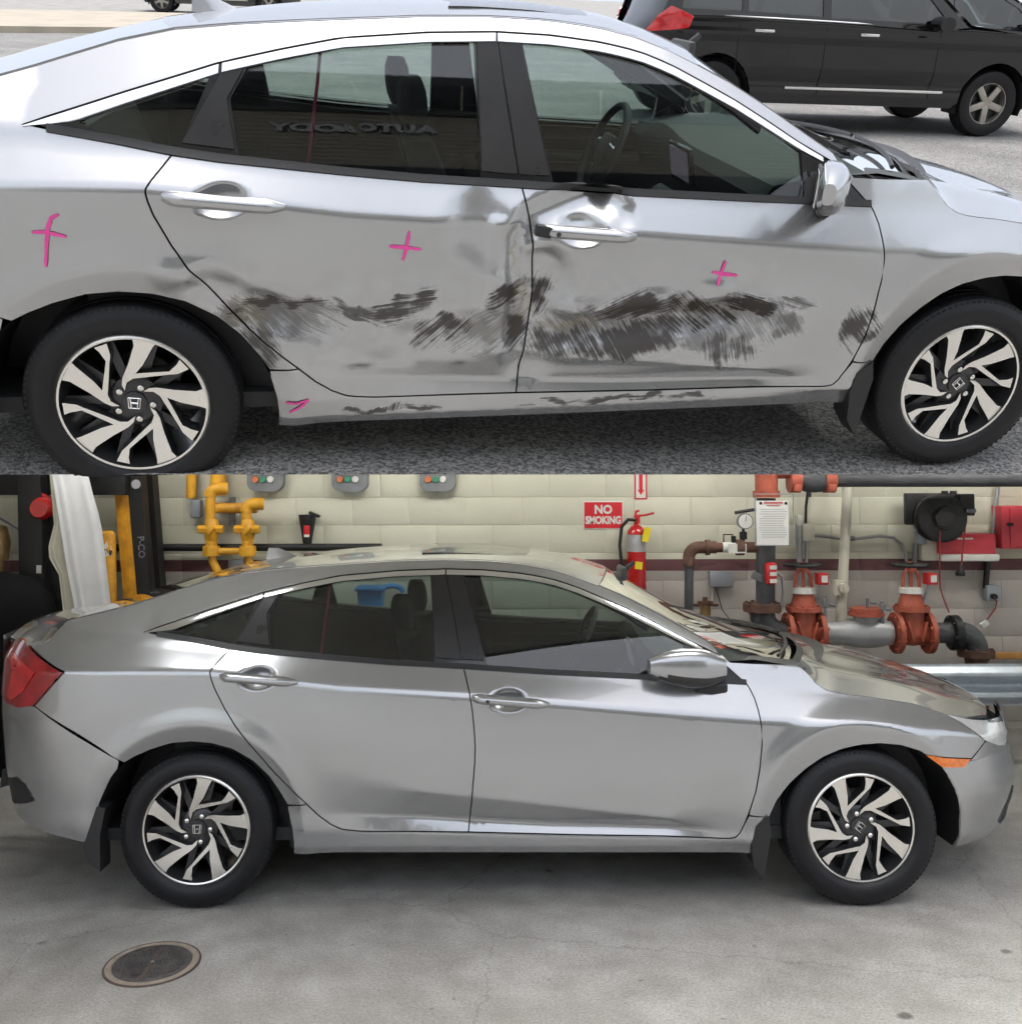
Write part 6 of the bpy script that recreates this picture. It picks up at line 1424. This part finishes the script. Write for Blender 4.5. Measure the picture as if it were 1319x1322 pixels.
    for hx in (.60, 1.79):
        b = MB(); b.box((hx, -.02, 1.02 + .00), (.22, .03, .032), None, .01); o = b.build('door_handle', 'chrome', root); far(o)
    b = MB(); b.box((1.85, -.012, .47), (1.86, .02, .03), None, .006); o = b.build('chrome_sill_strip', 'chrome', root); far(o)
    b = MB(); b.tube([(-.3, .01 + .02, 1.155), (1.4, .012, 1.135), (2.85, .03, 1.105)], .008, 6); o = b.build('window_strip', 'chrome', root); far(o)
    for gx in (.32, 1.30, 2.62):
        b = MB(); b.tube([(gx, -sw(gx, .4) * -1 - .0015, .40), (gx + .02, sw(gx, .7) - .0015, .7), (gx, sw(gx, 1.08) - .0015, 1.08)], .004, 6); o = b.build('door_gap', 'rubber', root); far(o)
    tl = [(-.60, .95), (-.50, 1.13), (-.40, 1.22), (-.18, 1.13), (-.22, 1.02)]
    o = panel('tail_lamp', tl, sk, 'red_lens_bright', root, wf=lambda x, z: -sw(x, z) + .012, feats=False, step=.06); far(o)
    hl = [(3.75, .92), (4.05, .975), (4.30, .87), (4.34, .78), (3.95, .84)]
    o = panel('head_lamp', hl, sk, 'lamp_lens', root, wf=lambda x, z: -sw(x, z) + .01, feats=False, step=.06); far(o)
    m_ = thing_part('door_mirror', root); b = MB(); loft(b, [[Vector((2.55 + .09 * math.cos(a), -.02 - .2 * k / 4, 1.16 + .075 * math.sin(a))) for a in np.linspace(0, 2 * math.pi, 13)[:-1]] for k in range(5)]); b.build('mirror_cap', paint, m_)
    return root

# the body shop across the yard: it stands behind the camera and shows in the struck car's side glass
M['shop_wall'] = mat('shop_wall', (.50, .46, .36), .8, var=.08, scale=1.5); M['shop_dark'] = mat('shop_dark', (.025, .028, .03), .4); M['shop_fascia'] = mat('shop_fascia', (.10, .11, .11), .6)
M['letter_white'] = mat('letter_white', (.8, .8, .78), .5); M['letter_black'] = mat('letter_black', (.01, .01, .01), .5)
SH = thing('body_shop_building', 'beige body shop building with a dark upper storey and white AUTO BODY lettering', 'building', mw=Matrix.Translation((8.5, -23.3, 0)) @ Matrix.Rotation(R(20), 4, 'Z'))
b = MB(); b.box((0, -4.05, 4.5), (24, 8, 9)); b.build('wall', 'shop_wall', SH)
for k in range(13):
    b = MB(); b.box((0, .012, 7.12 + k * .1), (24, .03, .085), None, .004); b.build('siding_board', 'shop_wall', SH)
b = MB(); b.box((0, .03, 8.85), (24.2, .2, .95), None, .02); b.build('fascia', 'shop_fascia', SH)
for k in range(7): b = MB(); b.box((-10.2 + 3.4 * k, .14, 8.8), (2.7, .05, .6), None, .01); w_ = b.build('upper_window', 'shop_dark', SH); b = MB(); b.box((-10.2 + 3.4 * k, .175, 8.8), (.06, .03, .6)); b.build('mullion', 'shop_wall', w_)
b = MB(); b.box((0, .04, 6.75), (23.5, .1, .62), None, .01); b.build('awning_band', 'shop_dark', SH)
for k in range(5): b = MB(); b.box((-9 + 4.5 * k, .05, 2.2), (3.4, .1, 4.2), None, .02); b.build('roller_door', 'shop_fascia', SH)

# ------------------------------------------------------------------ the two silver cars
ZO.update({'t1': (0, 0, .3336), 't2': (440, 0, .3336), 't3': (879, 0, .3336), 't4': (0, 305, .3336), 't5': (440, 305, .3336), 't6': (879, 305, .3336)})
def tq(k, a, b_):
    ox, oy, s = ZO[k]; px, py = ox + a * s, oy + b_ * s; y = -.87
    for _ in range(8):
        p = TY(px, py, y); y = .5 * y - .5 * Wraw(p.x, p.z)
    return p
def sc(kind, k, a, b_, ra, rb_, ang, sang, dens=.9, bend=0.):
    p = tq(k, a, b_); q = tq(k, a + ra * 1.25, b_); r = tq(k, a, b_ + rb_ * 1.25)
    return (kind, p.x, p.z, abs(q.x - p.x), abs(r.z - p.z), R(ang), R(sang), dens, bend)
SCUFFS = [
    sc('rubber', 't4', 1090, 262, 240, 26, 2, -4, .85, 1.5), sc('rubber', 't4', 1060, 330, 170, 75, -12, -32, .55), sc('rubber', 't4', 985, 420, 110, 95, -45, -50, .8),
    sc('rubber', 't4', 900, 300, 70, 60, -30, -40, .5), sc('rubber', 't5', 230, 285, 175, 42, 14, 14, .85, -2.), sc('rubber', 't5', 60, 290, 120, 30, -18, -18, .7), sc('rubber', 't5', 400, 362, 130, 66, 22, 42, .85),
    sc('rubber', 't5', 655, 235, 95, 60, 12, 22, .95), sc('rubber', 't5', 690, 380, 75, 75, 55, 42, .9), sc('rubber', 't5', 790, 245, 48, 90, 0, 70, .95), sc('rubber', 't5', 840, 420, 130, 48, -5, -55, .8),
    sc('rubber', 't5', 1060, 405, 290, 72, 4, -62, .85), sc('rubber', 't5', 1150, 278, 200, 58, 4, 28, .9), sc('rubber', 't5', 1230, 345, 130, 40, 8, -40, .85), sc('rubber', 't6', 80, 300, 150, 66, -18, -34, .95), sc('rubber', 't6', 265, 255, 130, 33, -6, -10, .98),
    sc('rubber', 't6', 400, 320, 130, 52, -30, -48, .6), sc('rubber', 't6', 470, 252, 70, 22, -6, -8, .6), sc('rubber', 't6', 680, 355, 76, 88, -20, -52, .85), sc('rubber', 't6', 195, 440, 110, 75, -10, -66, .75),
    sc('rubber', 't5', 1050, 626, 300, 17, 1, 4, .8), sc('rubber', 't5', 110, 668, 110, 18, 0, 70, .8), sc('rubber', 't5', 330, 662, 120, 12, 0, 5, .8), sc('rubber', 't6', 40, 622, 110, 16, 0, 4, .75),
    sc('rubber', 't5', 1080, 365, 330, 100, 2, -50, .42), sc('rubber', 't6', 130, 330, 240, 100, -8, -45, .40), sc('rubber', 't5', 600, 350, 190, 85, 20, 35, .36), sc('rubber', 't4', 1150, 315, 170, 85, -10, -25, .34),
    sc('scrape', 't5', 720, 270, 40, 90, 0, 80, .9), sc('scrape', 't5', 900, 345, 130, 30, 8, 8, .8), sc('scrape', 't5', 560, 370, 180, 60, 10, 20, .35), sc('scrape', 't4', 960, 320, 110, 70, -40, -45, .8), sc('scrape', 't6', 60, 275, 190, 40, -4, -5, .5), sc('scrape', 't5', 684, 120, 5, 150, 0, 84, .9)]
M['paint_scuffed'] = paint_mat('paint_scuffed', SCUFFS)
M['screen'] = mat('screen', (.02, .02, .03), .15, emit=((.12, .10, .14), .25))
carA, skA, quA, fdA, rdA = build_car('silver sedan with black tyre scuffs, dents and pink spray marks on its doors', MT, True)
carB, skB, quB, fdB, rdB = build_car('clean repaired silver sedan parked beside the block wall in the garage', Matrix.Identity(4), False)
def stroke(k, pts, parent, wd=.011, zone='t'):
    P = [tq(k, a, b_) for a, b_ in pts]; fine = []
    for a, c in zip(P, P[1:]):
        for i in range(6): fine.append(a.lerp(c, i / 6))
    fine.append(P[-1]); b = MB(); rows = []; n = len(fine)
    for i, p in enumerate(fine):
        d = fine[min(i + 1, n - 1)] - fine[max(i - 1, 0)]; d.y = 0; d.normalize(); nn_ = Vector((-d.z, 0, d.x)); w_ = wd * (.55 + .45 * math.sin(math.pi * min(1, (i + 1.2) / (n + 1)))) * rnd.uniform(.8, 1.15) / 2
        rows.append([])
        for s_ in (-1, 0, 1):
            q = p + nn_ * w_ * s_; u0 = q.x; 
            # land on the pressed-in panel: undo the car's shape fit by a few steps, then lift by 2 mm
            x, z = q.x, q.z
            for _ in range(6):
                t_ = skA.warp((x, 0, z)); x += q.x - t_.x; z += q.z - t_.z
            rows[-1].append(Vector((q.x, -(skA.w(x, z) + .0045), q.z)))
    b.grid(rows); b.grid([[p + Vector((0, .0008, 0)) for p in r] for r in rows], flip=True); return b.build('pink_mark', 'pink_paint', parent)
stroke('t1', [(228, 830), (200, 842), (187, 880), (182, 950), (180, 1030)], carA); stroke('t1', [(125, 898), (180, 897), (258, 916)], carA)
stroke('t5', [(265, -20), (255, 40), (240, 92)], carA); stroke('t5', [(188, 38), (245, 42), (310, 50)], carA)
stroke('t6', [(170, 95), (155, 135), (135, 185)], carA); stroke('t6', [(120, 138), (165, 145), (215, 150)], carA)
stroke('t4', [(1105, 637), (1150, 642), (1196, 634)], carA, .008); stroke('t4', [(1196, 634), (1165, 658), (1120, 675)], carA, .008)
# traffic
g_ = TG(1270, 177)
suv1 = suv('black sport utility vehicle with chrome sill strip passing behind the scuffed car', MT @ Matrix.Translation((8.42 - 3.42 * 1.08, g_.y - .06, 0)) @ Matrix.Scale(1.08, 4), 'black_paint', 'dark cars on the street')
p_ = TG(215, 18); suv2 = suv('dark car far down the street beyond the beige pavement strip', MT @ Matrix.Translation((p_.x - .3, p_.y + .4, 0)), 'dark_blue_paint', 'dark cars on the street')
suv3 = suv('dark blue car beyond the black vehicle, nosing out past its bonnet', MT @ Matrix.Translation((9.6, 12.5, 0)), 'dark_blue_paint', 'dark cars on the street')
strip_light((-.10, -1.12, 1.83), R(5), R(22), 'short four-tube strip light under the deck edge over the car boot', .5, .05, .008, 'tube_light_front')
strip_light((2.2, -.98, 1.87), R(5), R(22), 'short four-tube strip light under the deck edge over the front door', .5, .05, .008, 'tube_light_front')
for x, w_ in ((-1.2, 'above the yellow bollard'), (.8, 'above the switch boxes'), (2.8, 'above the fire extinguisher'), (4.6, 'above the black cable reel')): strip_light((x, .95, 2.45), 0, 0, 'long four-tube strip light under the deck, ' + w_)

# shop lettering, placed where its mirror image falls on the struck car's glass
def glass_mirror(px, py):
    y = -.75
    for _ in range(20): p = TY(px, py, y); y = .5 * y - .5 * Wraw(p.x, p.z)
    n = Vector((0, -1, .46)).normalized(); d = (p - Vector(CT)).normalized(); r = d - 2 * d.dot(n) * n
    inv = SH.matrix_basis.inverted(); P = inv @ (MT @ p); r = inv.to_3x3() @ (MT.to_3x3() @ r); t = (.04 - P.y) / r.y; return P + r * t
for word, x0, x1 in (('BODY', 385, 500), ('AUTO', 514, 624), ('A-', 702, 742)):
    a, c = glass_mirror(x0, 166), glass_mirror(x1, 166); cc = (a + c) / 2; wd = abs(a.x - c.x)
    for nm, m_, dy, dz, bd in (('letter_shadow', 'letter_black', .0, -.02, .03), ('lettering', 'letter_white', .02, 0, .012)):
        me = text_mesh(word, .26, m_, bd, .004); xs = [v.co.x for v in me.vertices]; w0 = max(xs) - min(xs)
        o = link(nm, me, SH); o.rotation_euler = (R(90), 0, R(180)); o.scale = (wd / w0, 1, 1); o.location = (cc.x, .045 + dy, cc.z + dz)
